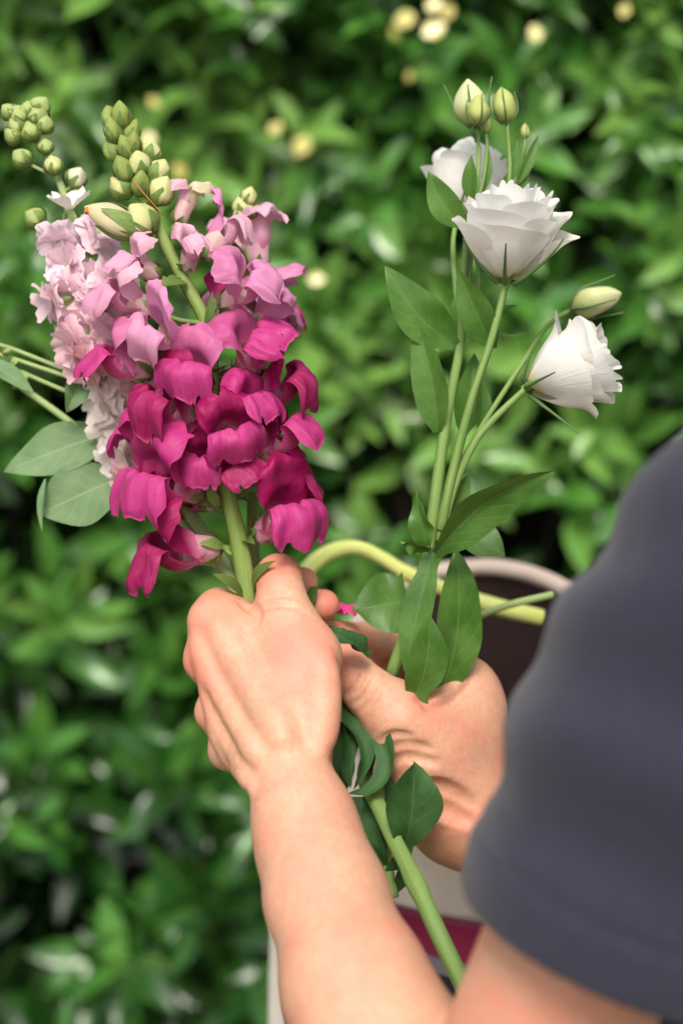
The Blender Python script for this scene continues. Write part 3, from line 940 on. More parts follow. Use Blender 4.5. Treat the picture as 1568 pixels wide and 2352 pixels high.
# ================================================================== FLOWERS
def leaf_grid(base, tip, width, nhint, bend=.1, fold=.25, wave=.0, basew=.25, n=18, m=9, peak=.42, curl=0., seed=0, sidebend=0.):
    """a blade from base to tip; width in metres (full); nhint: direction its upper face looks to"""
    base, tip = np.asarray(base, float), np.asarray(tip, float)
    ax = tip - base; Ln_ = np.linalg.norm(ax); ax = ax / Ln_
    nn = nrm(np.asarray(nhint, float) - ax * np.dot(nhint, ax)); xx = np.cross(ax, nn)
    r_ = np.random.default_rng(seed)
    ph = r_.uniform(0, 6.28, 3)
    v = np.linspace(0, 1, n)
    k = math.log(.5) / math.log(peak)
    w = np.sin(np.pi * v ** k) ** .85
    w = np.maximum(w, basew * (1 - v) ** 2 * (v < peak)) * width / 2
    w[-1] = width * .004
    u = np.linspace(-1, 1, m)
    U, Vv = np.meshgrid(u, v, indexing='ij')
    Wd_ = w[None] * U
    h = bend * Ln_ * np.sin(np.pi * Vv) - curl * Ln_ * Vv ** 2 * 1.0
    h = h + fold * np.abs(Wd_) + wave * width * (np.sin(Vv * 9 + ph[0]) * U + .6 * np.sin(Vv * 15 + ph[1]) * U * U) * .5
    sb = sidebend * Ln_ * np.sin(np.pi * Vv)
    pts = base + ax * (Vv * Ln_)[..., None] + xx * ((Wd_ * math.cos(math.atan(fold)) + sb))[..., None] + nn * h[..., None]
    uv = np.stack([U * .5 + .5, Vv], -1)
    return pts, uv
def leaf_obj(parent, mat, base, tip, width, nhint, name='leaf', **kw):
    pts, uv = leaf_grid(base, tip, width, nhint, **kw)
    return link(name, MB().grid(pts, uv).mesh(name), mat, parent)

TOCAM = -AX[2]                                # towards the camera
UPV = AX[1]

# ---------------------------------------------------------------- snapdragon blossoms
def rnd_ruffle(r_, U, S_):
    a = r_.uniform(0, 6.28, 4)
    return .5 * np.sin(5 * U + a[0] + 2 * S_) + .35 * np.sin(9 * U + a[1]) + .25 * np.sin(15 * U + a[2] + 3 * S_)
def prof(ctrl, s):
    t = spline(np.array(ctrl, float), 80); q = np.linspace(0, 1, 80)
    return [np.interp(s, q, t[:, c]) for c in range(t.shape[1])]
def snap_upper(seed):
    r_ = np.random.default_rng(seed)
    u = np.linspace(-1, 1, 35); v = np.linspace(0, 1, 20)
    U, Vv = np.meshgrid(u, v, indexing='ij')
    cn = r_.uniform(-.12, .12)
    s = Vv * (1 - .15 * np.exp(-((U - cn) / .10) ** 2) - .30 * np.abs(U) ** 5 + .045 * np.sin(7 * U + seed) + .02 * np.sin(19 * U + 2 * seed))
    b = r_.uniform(-.006, .006)
    y, z, wd = prof([(.012, .0078, .0074), (.020, .0125, .0105), (.0275, .0150, .0150), (.0310, .0200, .0190), (.0300 + b, .0262, .0205), (.0245 + 1.5 * b, .0305, .0190)], s)
    th = U * 1.5
    x = wd * np.sin(th)
    sd = 1 - np.cos(th)
    z = z - (.0125 - .003 * s) * sd
    y = y - .0065 * sd * (.4 + .6 * s) + .004 * np.exp(-((np.abs(U) - .5) / .25) ** 2) * s * (1 - s) * 2
    rf, r2 = rnd_ruffle(r_, U * .6, s), rnd_ruffle(r_, U * .6, s)
    cr_ = np.sin(U * 11 + 7 * s + seed) * np.sin(s * 13 - U * 5 + seed) + .7 * np.sin(U * 19 - 9 * s + 2 * seed) * np.sin(s * 21 + U * 8)
    y = y + .0038 * rf * s ** 2 + .0007 * cr_ * s; z = z + .0030 * r2 * s ** 2 + .0007 * cr_ * s; x = x + .0005 * cr_ * s
    return np.stack([x, y, z], -1), np.stack([U * .5 + .5, s], -1)
def snap_lower(seed):
    r_ = np.random.default_rng(seed + 50)
    u = np.linspace(-1, 1, 37); v = np.linspace(0, 1, 26)
    U, Vv = np.meshgrid(u, v, indexing='ij')
    s = Vv * (1 - .13 * np.exp(-((np.abs(U) - .42) / .08) ** 2) - .24 * np.abs(U) ** 6 + .02 * np.sin(6 * U + seed) + .012 * np.sin(25 * U + seed))
    b = r_.uniform(-.005, .005)
    y, z, wd = prof([(.011, -.0074, .0072), (.021, -.0098, .0100), (.0295, -.0040, .0125), (.0320, .0050, .0145), (.0365, .0030, .0175), (.0385, -.0050, .0205), (.0370 + b, -.0130, .0215), (.0330 + 1.6 * b, -.0190, .0195)], s)
    th = U * 1.5
    x = wd * np.sin(th)
    sd = 1 - np.cos(th)
    y = y - .0125 * sd * (.35 + .65 * s)
    crest = np.exp(-((s - .45) / .16) ** 2)
    z = z + .0085 * sd * (1 - s) ** .7 - .006 * sd * crest
    z = z - .0030 * crest * np.exp(-(U / .10) ** 2)                     # groove of the palate
    y = y + .0022 * np.cos(U * 7.5) * np.clip(s - .5, 0, 1) * 2
    rf, r2 = rnd_ruffle(r_, U * .6, s), rnd_ruffle(r_, U * .6, s)
    cr_ = np.sin(U * 11 + 7 * s + seed) * np.sin(s * 13 - U * 5 + seed) + .7 * np.sin(U * 19 - 9 * s + 2 * seed) * np.sin(s * 21 + U * 8)
    y = y + .0042 * rf * s ** 2.5 + .0008 * cr_ * s; z = z + .0024 * r2 * s ** 2.5 + .0005 * cr_ * s; x = x + .0005 * cr_ * s
    return np.stack([x, y, z], -1), np.stack([U * .5 + .5, s], -1)
def snap_tube():
    y = np.array([0, .001, .004, .009, .014, .018])
    rx = np.array([.0006, .0042, .0058, .0062, .0066, .0070]); rz = np.array([.0006, .0048, .0068, .0068, .0070, .0074])
    zc = np.array([-.0012, -.0012, -.0014, -.0006, 0, 0])
    a = np.linspace(0, 2 * np.pi, 18, endpoint=False)
    g = np.stack([np.stack([rx * math.sin(t) * (1 + .06 * math.cos(5 * t)), y, zc + rz * math.cos(t) * (1 + .06 * math.cos(5 * t))], -1) for t in a])
    return MB().grid(g, closed=True)
def snap_calyx(ln=.009, seed=0):
    r_ = np.random.default_rng(seed)
    mb = MB()
    for i in range(5):
        a = i * 2 * np.pi / 5 + .3
        rd = np.array([math.sin(a), 0, math.cos(a)])
        base = rd * .002 + np.array([0, -.001, 0]); tip = rd * (.0072 + r_.uniform(0, .002)) + np.array([0, ln * r_.uniform(.8, 1.2), 0])
        pts, uv = leaf_grid(base, tip, .0055, rd, bend=.12, fold=.2, basew=.6, n=8, m=5)
        mb.grid(pts, uv)
    tube(mb, spline([(0, -.009, -.002), (0, -.004, -.0008), (0, .001, 0)], 6), np.linspace(.0012, .0022, 6), 7)
    return mb
SNAP_U = [None] * 5; SNAP_L = [None] * 5
for i in range(5):
    p_, q_ = snap_upper(i); SNAP_U[i] = MB().grid(p_, q_).mesh('upper_lip'); SNAP_U[i].materials.append(M['snap_petal'])
    p_, q_ = snap_lower(i); SNAP_L[i] = MB().grid(p_, q_).mesh('lower_lip'); SNAP_L[i].materials.append(M['snap_lower'])
SNAP_T = snap_tube().mesh('flower_tube'); SNAP_T.materials.append(M['snap_tube'])
SNAP_C = snap_calyx().mesh('calyx'); SNAP_C.materials.append(M['calyx'])

def basis(o, yaxis, zhint, sc, parent=None, roll=0.):
    y = nrm(yaxis); z = nrm(np.asarray(zhint, float) - y * np.dot(zhint, y)); x = np.cross(y, z)
    if roll:
        x, z = x * math.cos(roll) + z * math.sin(roll), z * math.cos(roll) - x * math.sin(roll)
    off = np.array(parent.location) if parent is not None else np.zeros(3)
    o = np.asarray(o) - off
    return Matrix(((x[0] * sc, y[0] * sc, z[0] * sc, o[0]), (x[1] * sc, y[1] * sc, z[1] * sc, o[1]), (x[2] * sc, y[2] * sc, z[2] * sc, o[2]), (0, 0, 0, 1)))

def add_sub(name, me, parent, color=None, sc=None, rot=None):
    o = bpy.data.objects.new(name, me); COL.objects.link(o); o.parent = parent
    if color is not None: o.color = (*color, 1)
    if sc: o.scale = sc
    if rot: o.rotation_euler = rot
    return o
MAG, ROSE, PINK, PALE, CREAM = lin(156, 0, 84), lin(188, 48, 124), lin(214, 140, 182), lin(226, 178, 196), lin(222, 214, 176)
def lerp3(a, b, t): return tuple(a[i] * (1 - t) + b[i] * t for i in range(3))
def snap_flower(th, base, axis, up, sc, cu, cl, i, roll=0, tubec=None, open_=1.0):
    o = bpy.data.objects.new('flower', SNAP_T); COL.objects.link(o); o.parent = th
    o.matrix_local = basis(base, axis, up, sc, th, roll)
    o.color = (*(tubec or lerp3(cl, PALE, .45)), 1)
    q = 1.0 if open_ >= 1 else open_
    add_sub('upper_lip', SNAP_U[i % 5], o, cu, (q, 1, .6 + .4 * q))
    add_sub('lower_lip', SNAP_L[(i * 3 + 1) % 5], o, cl, (q, 1, .6 + .4 * q))
    add_sub('calyx', SNAP_C, o)
    return o
def bud_mesh(seed=0, lumps=.12):
    a = np.linspace(0, 2 * np.pi, 14, endpoint=False); v = np.linspace(0, 1, 11)
    r = np.sin(np.pi * v ** .8) ** .75 * .42; r[0] = .02; r[-1] = .02
    g = np.stack([np.stack([r * math.cos(t) * (1 + lumps * math.sin(2 * t + seed) * np.sin(v * 7 + seed)), v, r * math.sin(t) * (1 + lumps * math.cos(3 * t + 5 * v[5]))], -1) for t in a])
    return MB().grid(g, closed=True)
BUDS = []
for i in range(4):
    me = bud_mesh(i, .16).mesh('bud'); me.materials.append(M['bud']); BUDS.append(me)
def bud_calyx_mesh():
    mb = MB()
    for i in range(5):
        a = i * 2 * np.pi / 5
        rd = np.array([math.sin(a), 0, math.cos(a)])
        pts, uv = leaf_grid(rd * .08 - np.array([0, .05, 0]), rd * .40 + np.array([0, .74, 0]), .44, rd, bend=.24, fold=-.25, basew=.6, n=9, m=5)
        mb.grid(pts, uv)
    return mb
BUDC = bud_calyx_mesh().mesh('bud_calyx'); BUDC.materials.append(M['calyx'])
def bud(th, base, axis, size, color, i=0, calyx=True, name='bud', fat=1.0):
    o = bpy.data.objects.new(name, BUDS[i % 4]); COL.objects.link(o); o.parent = th
    m = basis(base, axis, UPV + .01, size, th, i * 1.3)
    o.matrix_local = m @ Matrix.Diagonal((fat, 1, fat, 1))
    o.color = (*color, 1)
    if calyx: add_sub('calyx', BUDC, o)
    return o

def stem_line(pts, n=40):
    px_ = spline(np.array(pts, float), n)
    return px_, np.array([P(*q) for q in px_])
def near_y(px_, w_, y):
    i = int(np.argmin(np.abs(px_[:, 1] - y))); return w_[i], px_[i]

# ---- front snapdragon
SG = 'snapdragon stems held in the left hand'
sp1 = [(268, 300, .945), (300, 400, .944), (345, 480, .943), (388, 575, .942), (432, 660, .941), (470, 735, .94), (487, 830, .94), (490, 930, .941), (497, 1030, .943), (522, 1130, .945), (546, 1230, .948), (562, 1320, .951), (574, 1400, .953), (612, 1560, .957), (660, 1740, .957), (700, 1960, .95)]
pxs, pws = stem_line(sp1, 60)
snap1 = thing('snapdragon', 'magenta snapdragon spike fading to pale buds, with thick bare lower stem', 'flower', pws[-1], SG)
rr_ = np.interp(pxs[:, 1], [300, 480, 700, 1000, 1180, 1300, 1960], [.0020, .0032, .0036, .0038, .0047, .0054, .0054])
link('stem', tube(MB(), pws, rr_, 10, .05, 5).mesh('snap_stem'), M['snap_stem'], snap1)
FL = [  # centre x, y, depth offset, attach y, scale, upper colour, lower colour, roll, open
    (402, 1264, -.004, 1278, 1.15, MAG, MAG, .15, 1), (652, 1192, -.012, 1238, 1.02, MAG, ROSE, -.2, 1), (372, 1112, -.012, 1155, 1.15, ROSE, ROSE, .2, 1),
    (655, 1105, .010, 1140, .85, MAG, MAG, -.1, 1), (530, 1000, -.026, 1055, .78, MAG, ROSE, -.2, 1), (545, 1085, -.018, 1110, .6, MAG, MAG, -.2, 1), (470, 1070, -.010, 1100, .7, MAG, ROSE, .3, 1), (652, 1000, -.004, 1045, .92, MAG, ROSE, -.5, 1),
    (418, 1035, .006, 1080, .88, MAG, MAG, .5, 1), (382, 935, -.014, 990, 1.0, MAG, MAG, .3, 1), (455, 1140, .022, 1165, .8, MAG, MAG, .4, 1),
    (645, 885, .000, 940, .98, MAG, MAG, -.4, 1), (575, 935, -.016, 972, .72, ROSE, ROSE, -.3, 1), (585, 795, -.010, 860, .92, lerp3(ROSE, PINK, .3), ROSE, -.5, 1),
    (440, 860, -.022, 925, .82, lerp3(ROSE, PINK, .5), ROSE, .3, 1), (270, 830, -.004, 885, .9, lerp3(ROSE, PINK, .6), ROSE, .5, 1),
    (365, 765, -.020, 825, .9, PINK, lerp3(PINK, PALE, .3), .3, .9), (566, 655, -.010, 750, .92, lerp3(ROSE, PINK, .8), PINK, -.5, .85),
    (285, 680, -.006, 735, .88, PALE, lerp3(PINK, PALE, .5), .4, .8), (510, 690, .022, 730, .7, ROSE, PINK, -.2, .7), (312, 605, -.012, 655, .72, PALE, lerp3(PINK, PALE, .6), .4, .6),
    (516, 535, .008, 620, .85, PINK, PALE, -.4, .6), (440, 572, -.012, 630, .7, PALE, PALE, -.3, .5), (432, 458, .006, 545, .68, PALE, CREAM, -.3, .4),
    (600, 1060, .024, 1085, .85, MAG, MAG, 0, 1), (440, 960, .022, 990, .85, MAG, MAG, 0, 1), (560, 870, .025, 900, .85, ROSE, MAG, 0, 1), (330, 1000, .004, 1060, .8, ROSE, ROSE, .4, 1), (620, 720, .016, 800, .8, PINK, PINK, -.3, .9)]
for i, (x, y, dz, ya, sc, cu, cl, roll, op) in enumerate(FL):
    w0, q0 = near_y(pxs, pws, ya)
    c = P(x, y, q0[2] + dz)
    ax = nrm(nrm(c - w0 + TOCAM * .006) + rng.normal(0, .16, 3))
    sideways = x - q0[0]
    base = c - ax * .022 * sc
    snap_flower(snap1, base, ax, UPV + .15 * TOCAM, sc * (1.07 if y > 850 else 1.03), cu, cl, i, roll * .6 + rng.normal(0, .22), None if op >= 1 else lerp3(PALE, CREAM, .4), op)
    # flower stalk joining the axis
    link('pedicel', tube(MB(), spline([w0, (w0 + base) / 2 - UPV * .002, base - ax * .002], 7), np.linspace(.0017, .0013, 7), 7).mesh('pedicel'), M['calyx'], snap1)
    if abs(sideways) < 150:
        tip = w0 + nrm(ax * .6 + UPV * -.25) * .012
        leaf_obj(snap1, M['snap_leaf'], w0 + ax * .003, tip, .007, UPV + TOCAM * .5, name='bract', n=8, m=5, fold=.3)
GB = lin(136, 152, 78); YB = lin(206, 204, 146)
BL = [(280, 432, 1.0, -.9, -.1, .013, YB), (318, 378, -.1, -1, -.5, .013, YB), (362, 398, .5, -1, .1, .014, YB), (368, 440, .5, -.9, -.4, .015, YB), (326, 506, -.6, -.8, -.7, .018, YB),
      (345, 350, .3, -1, .2, .011, YB), (292, 345, -.4, -1, -.6, .012, GB), (262, 350, -.6, -1, .1, .012, GB), (300, 310, .4, -1, -.2, .012, GB), (262, 305, -.3, -1, -.4, .012, GB), (280, 272, -.1, -1, -.5, .013, GB),
      (255, 275, -.3, -1, .3, .012, GB), (285, 395, -.4, -1, -.7, .013, GB), (322, 425, .2, -1, -.8, .012, GB), (306, 335, .2, -1, -.7, .011, GB)]
for i, (x, y, dx, dy, dz, ln_, c) in enumerate(BL):
    w0, q0 = near_y(pxs, pws, min(max(y + 28, 300), 560))
    if i == 0: dx = -.9
    ax = DIR(dx, dy, dz)
    ctr_ = P(x, y, q0[2] + dz * .008)
    b0 = ctr_ - ax * ln_ * .5
    bud(snap1, b0, ax, ln_ * (1.15 if c is YB else 1.3), c, i, fat=1.1 if c is YB else .78)
    link('pedicel', tube(MB(), spline([w0, b0 + ax * .001], 4), .0012, 6).mesh('pedicel'), M['calyx'], snap1)
# long bud pointing left with a withered tip
w0, q0 = near_y(pxs, pws, 560)
lb = bud(snap1, P(325, 535, .935), DIR(-1, -.45, -.1), .034, lerp3(YB, PALE, .3), 2, fat=.62)
link('withered_tip', tube(MB(), spline([P(212, 484, .932), P(203, 478, .931), P(198, 488, .93)], 6), np.linspace(.0012, .0016, 6), 7).mesh('withered_tip'), mat_plain('withered', lin(196, 130, 40), lin(150, 90, 30)), snap1)
# leaves low on the stem
leaf_obj(snap1, M['snap_leaf'], P(580, 1345, .945), P(632, 1288, .925), S(34, .94), TOCAM + UPV * .6, n=10, m=7, fold=.35)
leaf_obj(snap1, M['snap_leaf'], P(556, 1365, .945), P(488, 1318, .93), S(32, .94), TOCAM + UPV * .6, n=10, m=7, fold=.3)
leaf_obj(snap1, M['snap_leaf'], P(478, 790, .938), P(488, 668, .93), S(26, .94), TOCAM, n=10, m=7, fold=.3)
leaf_obj(snap1, M['snap_leaf'], P(430, 650, .936), P(340, 668, .925), S(36, .94), UPV + TOCAM, n=10, m=7, fold=.3)
leaf_obj(snap1, M['snap_leaf'], P(500, 1165, .94), P(470, 1095, .93), S(26, .94), TOCAM, n=10, m=7, fold=.3)
leaf_obj(snap1, M['snap_leaf'], P(495, 990, .936), P(545, 905, .92), S(34, .94), TOCAM, n=10, m=7, fold=.3)
link('dry_thread', tube(MB(), spline([P(305, 412, .925), P(340, 455, .922), P(375, 492, .925)], 8), .00038, 5).mesh('dry_thread'), mat_plain('dry_thread', lin(190, 120, 60), lin(160, 90, 50)), snap1)

# ---- second, paler snapdragon behind
sp2 = [(560, 470, .985), (568, 560, .985), (590, 660, .985), (610, 760, .985), (600, 900, .985), (585, 1050, .983), (580, 1200, .98), (590, 1390, .972), (620, 1560, .968), (670, 1740, .966), (706, 1930, .965)]
px2, pw2 = stem_line(sp2, 40)
snap2 = thing('snapdragon', 'paler pink snapdragon spike half hidden behind the magenta one', 'flower', pw2[-1], SG)
link('stem', tube(MB(), pw2, np.linspace(.002, .005, 40), 8, .05, 5).mesh('snap_stem'), M['snap_stem'], snap2)
PEACH = lin(232, 190, 160)
for i, (x, y, dz, ya, sc, cu, cl, roll, op) in enumerate([(592, 560, .0, 640, 1.0, PEACH, PALE, -.3, .6), (622, 700, .004, 760, .95, lin(226, 130, 176), PINK, -.4, .8), (625, 765, .008, 830, .85, PINK, ROSE, -.3, .9), (545, 560, .01, 640, .8, PEACH, PALE, .3, .5), (545, 720, .0, 760, .9, PINK, PINK, .3, .9)]):
    w0, q0 = near_y(px2, pw2, ya)
    c = P(x, y, q0[2] + dz); ax = nrm(c - w0 + TOCAM * .004); base = c - ax * .015 * sc
    snap_flower(snap2, base, ax, UPV, sc, cu, cl, i + 2, roll * .5, PALE, op)
    link('pedicel', tube(MB(), spline([w0, base], 4), .0015, 6).mesh('pedicel'), M['calyx'], snap2)
leaf_obj(snap2, M['snap_leaf'], P(570, 640, .975), P(525, 540, .965), S(34, .97), TOCAM, n=10, m=7, fold=.3)
for i, (x, y) in enumerate(((560, 485), (572, 500), (552, 505), (565, 462))):
    bud(snap2, P(x, y + 12, .984), DIR(.2 * (i - 1.5), -1, -.3), .012, YB, i)

# ---------------------------------------------------------------- stock (pale pink, ruffled)
def ruffled_petal(r_, ln_, wd, open_, az, tilt):
    u = np.linspace(-1, 1, 11); v = np.linspace(0, 1, 8)
    U, Vv = np.meshgrid(u, v, indexing='ij')
    ed = Vv * (1 - .22 * np.abs(U) ** 2 - .16 * np.exp(-(U / .22) ** 2) + .05 * np.sin(11 * U + az * 3))
    w = wd * (.16 + .84 * np.sin(np.pi * .5 * ed) ** 1.1)
    x = w * U
    rad_ = ln_ * (np.sin(ed * open_) / open_ * 1.1); hgt = ln_ * (1 - np.cos(ed * open_)) * -.5 + ln_ * tilt * ed
    hgt = hgt + wd * .13 * (np.sin(3.6 * U + az * 5) + .4 * np.sin(8 * U + az)) * ed ** 2
    c, s_ = math.cos(az), math.sin(az)
    return np.stack([rad_ * c - x * s_, hgt, rad_ * s_ + x * c], -1), np.stack([U * .5 + .5, ed], -1)
def stock_sets(seed):
    r_ = np.random.default_rng(100 + seed)
    out = []
    for ring, (n, ln_, wd, op, tl) in enumerate(((5, .0130, .0088, 1.4, .25), (4, .0105, .0082, 1.2, .55), (3, .008, .007, .9, .95))):
        for i in range(n):
            p_, q_ = ruffled_petal(r_, ln_ * r_.uniform(.9, 1.1), wd, op * r_.uniform(.8, 1.2), 2 * np.pi * i / n + ring * .7 + r_.normal(0, .12), tl + r_.normal(0, .08))
            me = MB().grid(p_, q_).mesh('petal'); me.materials.append(M['stock_petal']); out.append(me)
    return out
STK = [stock_sets(i) for i in range(3)]
def stock_base():
    mb = MB()
    for i in range(4):
        a = i * np.pi / 2 + .4
        rd = np.array([math.sin(a), 0, math.cos(a)])
        pts, uv = leaf_grid(rd * .0012 + np.array([0, -.011, 0]), rd * .0036 + np.array([0, .001, 0]), .005, rd, bend=.12, basew=.6, n=8, m=5)
        mb.grid(pts, uv)
    tube(mb, spline([(0, -.02, 0), (0, -.011, 0)], 4), .0012, 7)
    tube(mb, spline([(0, -.011, 0), (0, -.006, 0), (0, 0, 0)], 6), np.array([.0016, .0026, .0028, .0028, .0026, .0022]), 8)
    return mb
STKB = stock_base().mesh('stock_calyx'); STKB.materials.append(M['stock_stem'])
stk_px = [(62, 262, .975), (85, 320, .975), (112, 372, .974), (140, 425, .973), (163, 500, .972), (182, 560, .971), (212, 640, .97), (245, 740, .97), (278, 860, .972), (315, 970, .976), (372, 1080, .98), (440, 1185, .978), (505, 1280, .972), (560, 1400, .966), (615, 1560, .962), (668, 1740, .96), (702, 1950, .958)]
pxk, pwk = stem_line(stk_px, 60)
stock = thing('stock_flower', 'pale pink ruffled stock spike with round green buds leaning left of the snapdragon', 'flower', pwk[-1])
link('stem', tube(MB(), pwk, np.interp(pxk[:, 1], [260, 600, 1200, 1950], [.0018, .0030, .0040, .0044]), 8).mesh('stock_stem'), M['stock_stem'], stock)
SPK = lin(236, 208, 224); SP2 = lin(240, 190, 204); SW = lin(250, 238, 234)
SF = [(135, 555, -.01, .3, -.3), (225, 535, .6, -.4, -.6), (155, 610, -.6, .1, -.7), (125, 690, -1, .3, -.3), (165, 680, -.4, .4, -.8), (215, 655, .3, -.2, -.9), (255, 650, .6, .0, -.5), (170, 790, -.7, .4, -.6), (205, 760, -.2, .3, -.9),
      (240, 720, .4, .2, -.8), (195, 830, -.6, .5, -.5), (230, 870, -.5, .2, -.8), (275, 800, .3, .1, -.6), (240, 930, -.7, .1, -.6), (285, 910, .2, .2, -.8), (262, 980, -.6, .2, -.7), (300, 985, 0, .2, -.9), (280, 1050, -.7, .4, -.6), (320, 1050, 0, .3, -.9), (310, 1110, -.5, .6, -.5), (345, 1120, 0, .6, -.6), (330, 900, .4, 0, -.6)]
for i, (x, y, dx, dy, dz) in enumerate(SF):
    w0, q0 = near_y(pxk, pwk, y + 25)
    sc = 1.2 + .3 * min(1, (y - 520) / 300)
    ax = DIR(dx, dy, dz); c = P(x, y, q0[2] - .012 + (.012 if y > 850 else 0))
    o = bpy.data.objects.new('flower', STKB); COL.objects.link(o); o.parent = stock
    o.matrix_local = basis(c, ax, UPV, sc, stock, i * .9)
    t = min(1, max(0, (y - 560) / 350))
    col = lerp3(SPK, SP2, t) if i not in (11, 13, 14, 15, 17, 16, 18) else SW
    for me in STK[i % 3]:
        f = rng.uniform(-.06, .06)
        add_sub('petal', me, o, tuple(min(1, max(0, q * (1 + f))) for q in col))
    link('pedicel', tube(MB(), spline([w0, (w0 + c - ax * .018) / 2 + UPV * -.002, c - ax * .018], 6), .0011, 6).mesh('pedicel'), M['stock_stem'], stock)
for i, (x, y, sz, c) in enumerate(((80, 500, .0125, GB), (50, 362, .012, GB), (122, 378, .011, YB), (176, 405, .012, SPK), (45, 262, .012, GB), (88, 262, .013, GB), (65, 250, .01, GB), (38, 285, .011, GB), (30, 310, .011, GB), (95, 240, .011, GB), (102, 285, .011, GB), (70, 300, .012, GB), (105, 335, .009, GB), (20, 255, .010, GB))):
    w0, q0 = near_y(pxk, pwk, y + (40 if y > 330 else 20))
    c0 = P(x, y, q0[2] - .006)
    ax = nrm(c0 - w0 + UPV * .006)
    bud(stock, c0 - ax * sz * .5, ax, sz, lerp3(c, lin(190, 204, 140), .5), i, fat=1.25)
    link('pedicel', tube(MB(), spline([w0, c0 - ax * sz * .45], 4), .0011, 6).mesh('pedicel'), M['stock_stem'], stock)
# half-open white cup
o = bpy.data.objects.new('flower', STKB); COL.objects.link(o); o.parent = stock
o.matrix_local = basis(P(162, 482, .958), DIR(-.1, -1, -.35), TOCAM, .95, stock)
for j in range(4):
    rd_ = np.random.default_rng(j)
    p_, q_ = ruffled_petal(rd_, .0125, .0075, .6, j * np.pi / 2 + .4, .95)
    me = MB().grid(p_, q_).mesh('petal'); me.materials.append(M['stock_petal']); add_sub('petal', me, o, SW)

# ---------------------------------------------------------------- grey-green leafy stem leaning left
gst = [(-160, 700, .99), (-60, 800, .99), (38, 880, .99), (135, 950, .99), (238, 1030, .99), (350, 1130, .99), (470, 1260, .985), (560, 1400, .978), (622, 1560, .972), (676, 1740, .97), (712, 1940, .97)]
pxg, pwg = stem_line(gst, 50)
spray = thing('leafy_stem', 'grey-green leafy stem jutting out to the left behind the stock flowers', 'foliage', pwg[-1])
link('stem', tube(MB(), pwg, np.interp(pxg[:, 1], [700, 1000, 1900], [.0020, .0022, .0034]), 8).mesh('leafy_stem'), M['stock_stem'], spray)
for a in ([(-70, 790, .99), (20, 820, .985), (110, 850, .982), (175, 872, .98)], [(-90, 770, .99), (10, 795, .99), (90, 825, .988), (180, 860, .985)], [(-60, 800, .99), (40, 850, .985), (120, 885, .985), (170, 905, .985)]):
    q_, w_ = stem_line(a, 14)
    link('side_shoot', tube(MB(), w_, .0014, 6).mesh('side_shoot'), M['stock_stem'], spray)
leaf_obj(spray, M['stock_leaf'], P(285, 985, .992), P(8, 1085, .985), S(118, .99), TOCAM + UPV * .3, bend=.06, fold=.12, wave=.12, basew=.5, peak=.5, seed=1)
leaf_obj(spray, M['stock_leaf'], P(310, 1085, .988), P(88, 1178, .975), S(150, .98), TOCAM + UPV * .2, bend=.05, fold=.1, wave=.14, basew=.6, peak=.55, seed=2, curl=.05)
leaf_obj(spray, M['stock_leaf'], P(105, 1100, .974), P(97, 1222, .97), S(24, .97), TOCAM + DIR(-1, 0, 0) * .6, bend=.06, fold=.5, seed=3, n=10, m=7)
leaf_obj(spray, M['stock_leaf'], P(200, 845, .98), P(152, 948, .972), S(70, .98), TOCAM + DIR(1, 0, 0) * .3, bend=.05, fold=.5, wave=.1, basew=.5, seed=4)
leaf_obj(spray, M['stock_leaf'], P(-40, 830, .985), P(80, 905, .975), S(50, .98), TOCAM + UPV * .6, bend=.1, fold=.4, wave=.1, basew=.4, seed=5)
for (x, y) in ((6, 812), (24, 838), (48, 872), (-20, 790), (30, 890), (-50, 770)):
    bud(spray, P(x, y, .982), DIR(.7, -.3, -.4), .007, lin(156, 172, 100), x, fat=.7)

# ---------------------------------------------------------------- lisianthus
def lis_petal(ring, az, r_, cfg):
    r0, r1, h1, flare, half, rise = cfg
    u = np.linspace(-1, 1, 27); v = np.linspace(0, 1, 20)
    U, Vv = np.meshgrid(u, v, indexing='ij')
    a = r_.uniform(0, 6.28, 4)
    top = 1 - .34 * np.abs(U) ** 4 + .035 * np.sin(2.6 * U + a[0]) + .004 * np.sin(11 * U + a[1])
    s = Vv * top
    rad_ = r0 + (r1 - r0) * (.85 * np.sin(np.clip(s, 0, 1) * np.pi * .5) ** .78 + .15 * s ** 2)
    fs = np.clip((s - .66) / .34, 0, 1.2)
    asym = 1 + .25 * U * np.sign(np.sin(a[2]))
    flare = flare * .7
    rad_ = rad_ + flare * fs ** 1.6 * asym
    hgt = rise + h1 * s ** 1.08 - flare * .55 * fs ** 2.4 * asym
    hw = half * (.40 + .60 * np.sin(np.clip(s, 0, 1) * np.pi * .5) ** .8)
    ruf = (.7 * np.sin(2.8 * U + a[2]) + .35 * np.sin(5.5 * U + a[3]) + .04 * np.sin(12 * U + a[1]))
    rad_ = rad_ + (.0026 * ruf * s ** 3 + .0022 * U) * (1 if ring < 3 else .5)
    hgt = hgt + .0015 * ruf[::-1] * s ** 3 + .0003 * np.sin(9 * U + a[0]) * s ** 5
    phi = az + U * hw + .10 * s * (ring + 1) * .4
    return np.stack([rad_ * np.cos(phi), hgt, rad_ * np.sin(phi)], -1), np.stack([U * .5 + .5, s], -1)
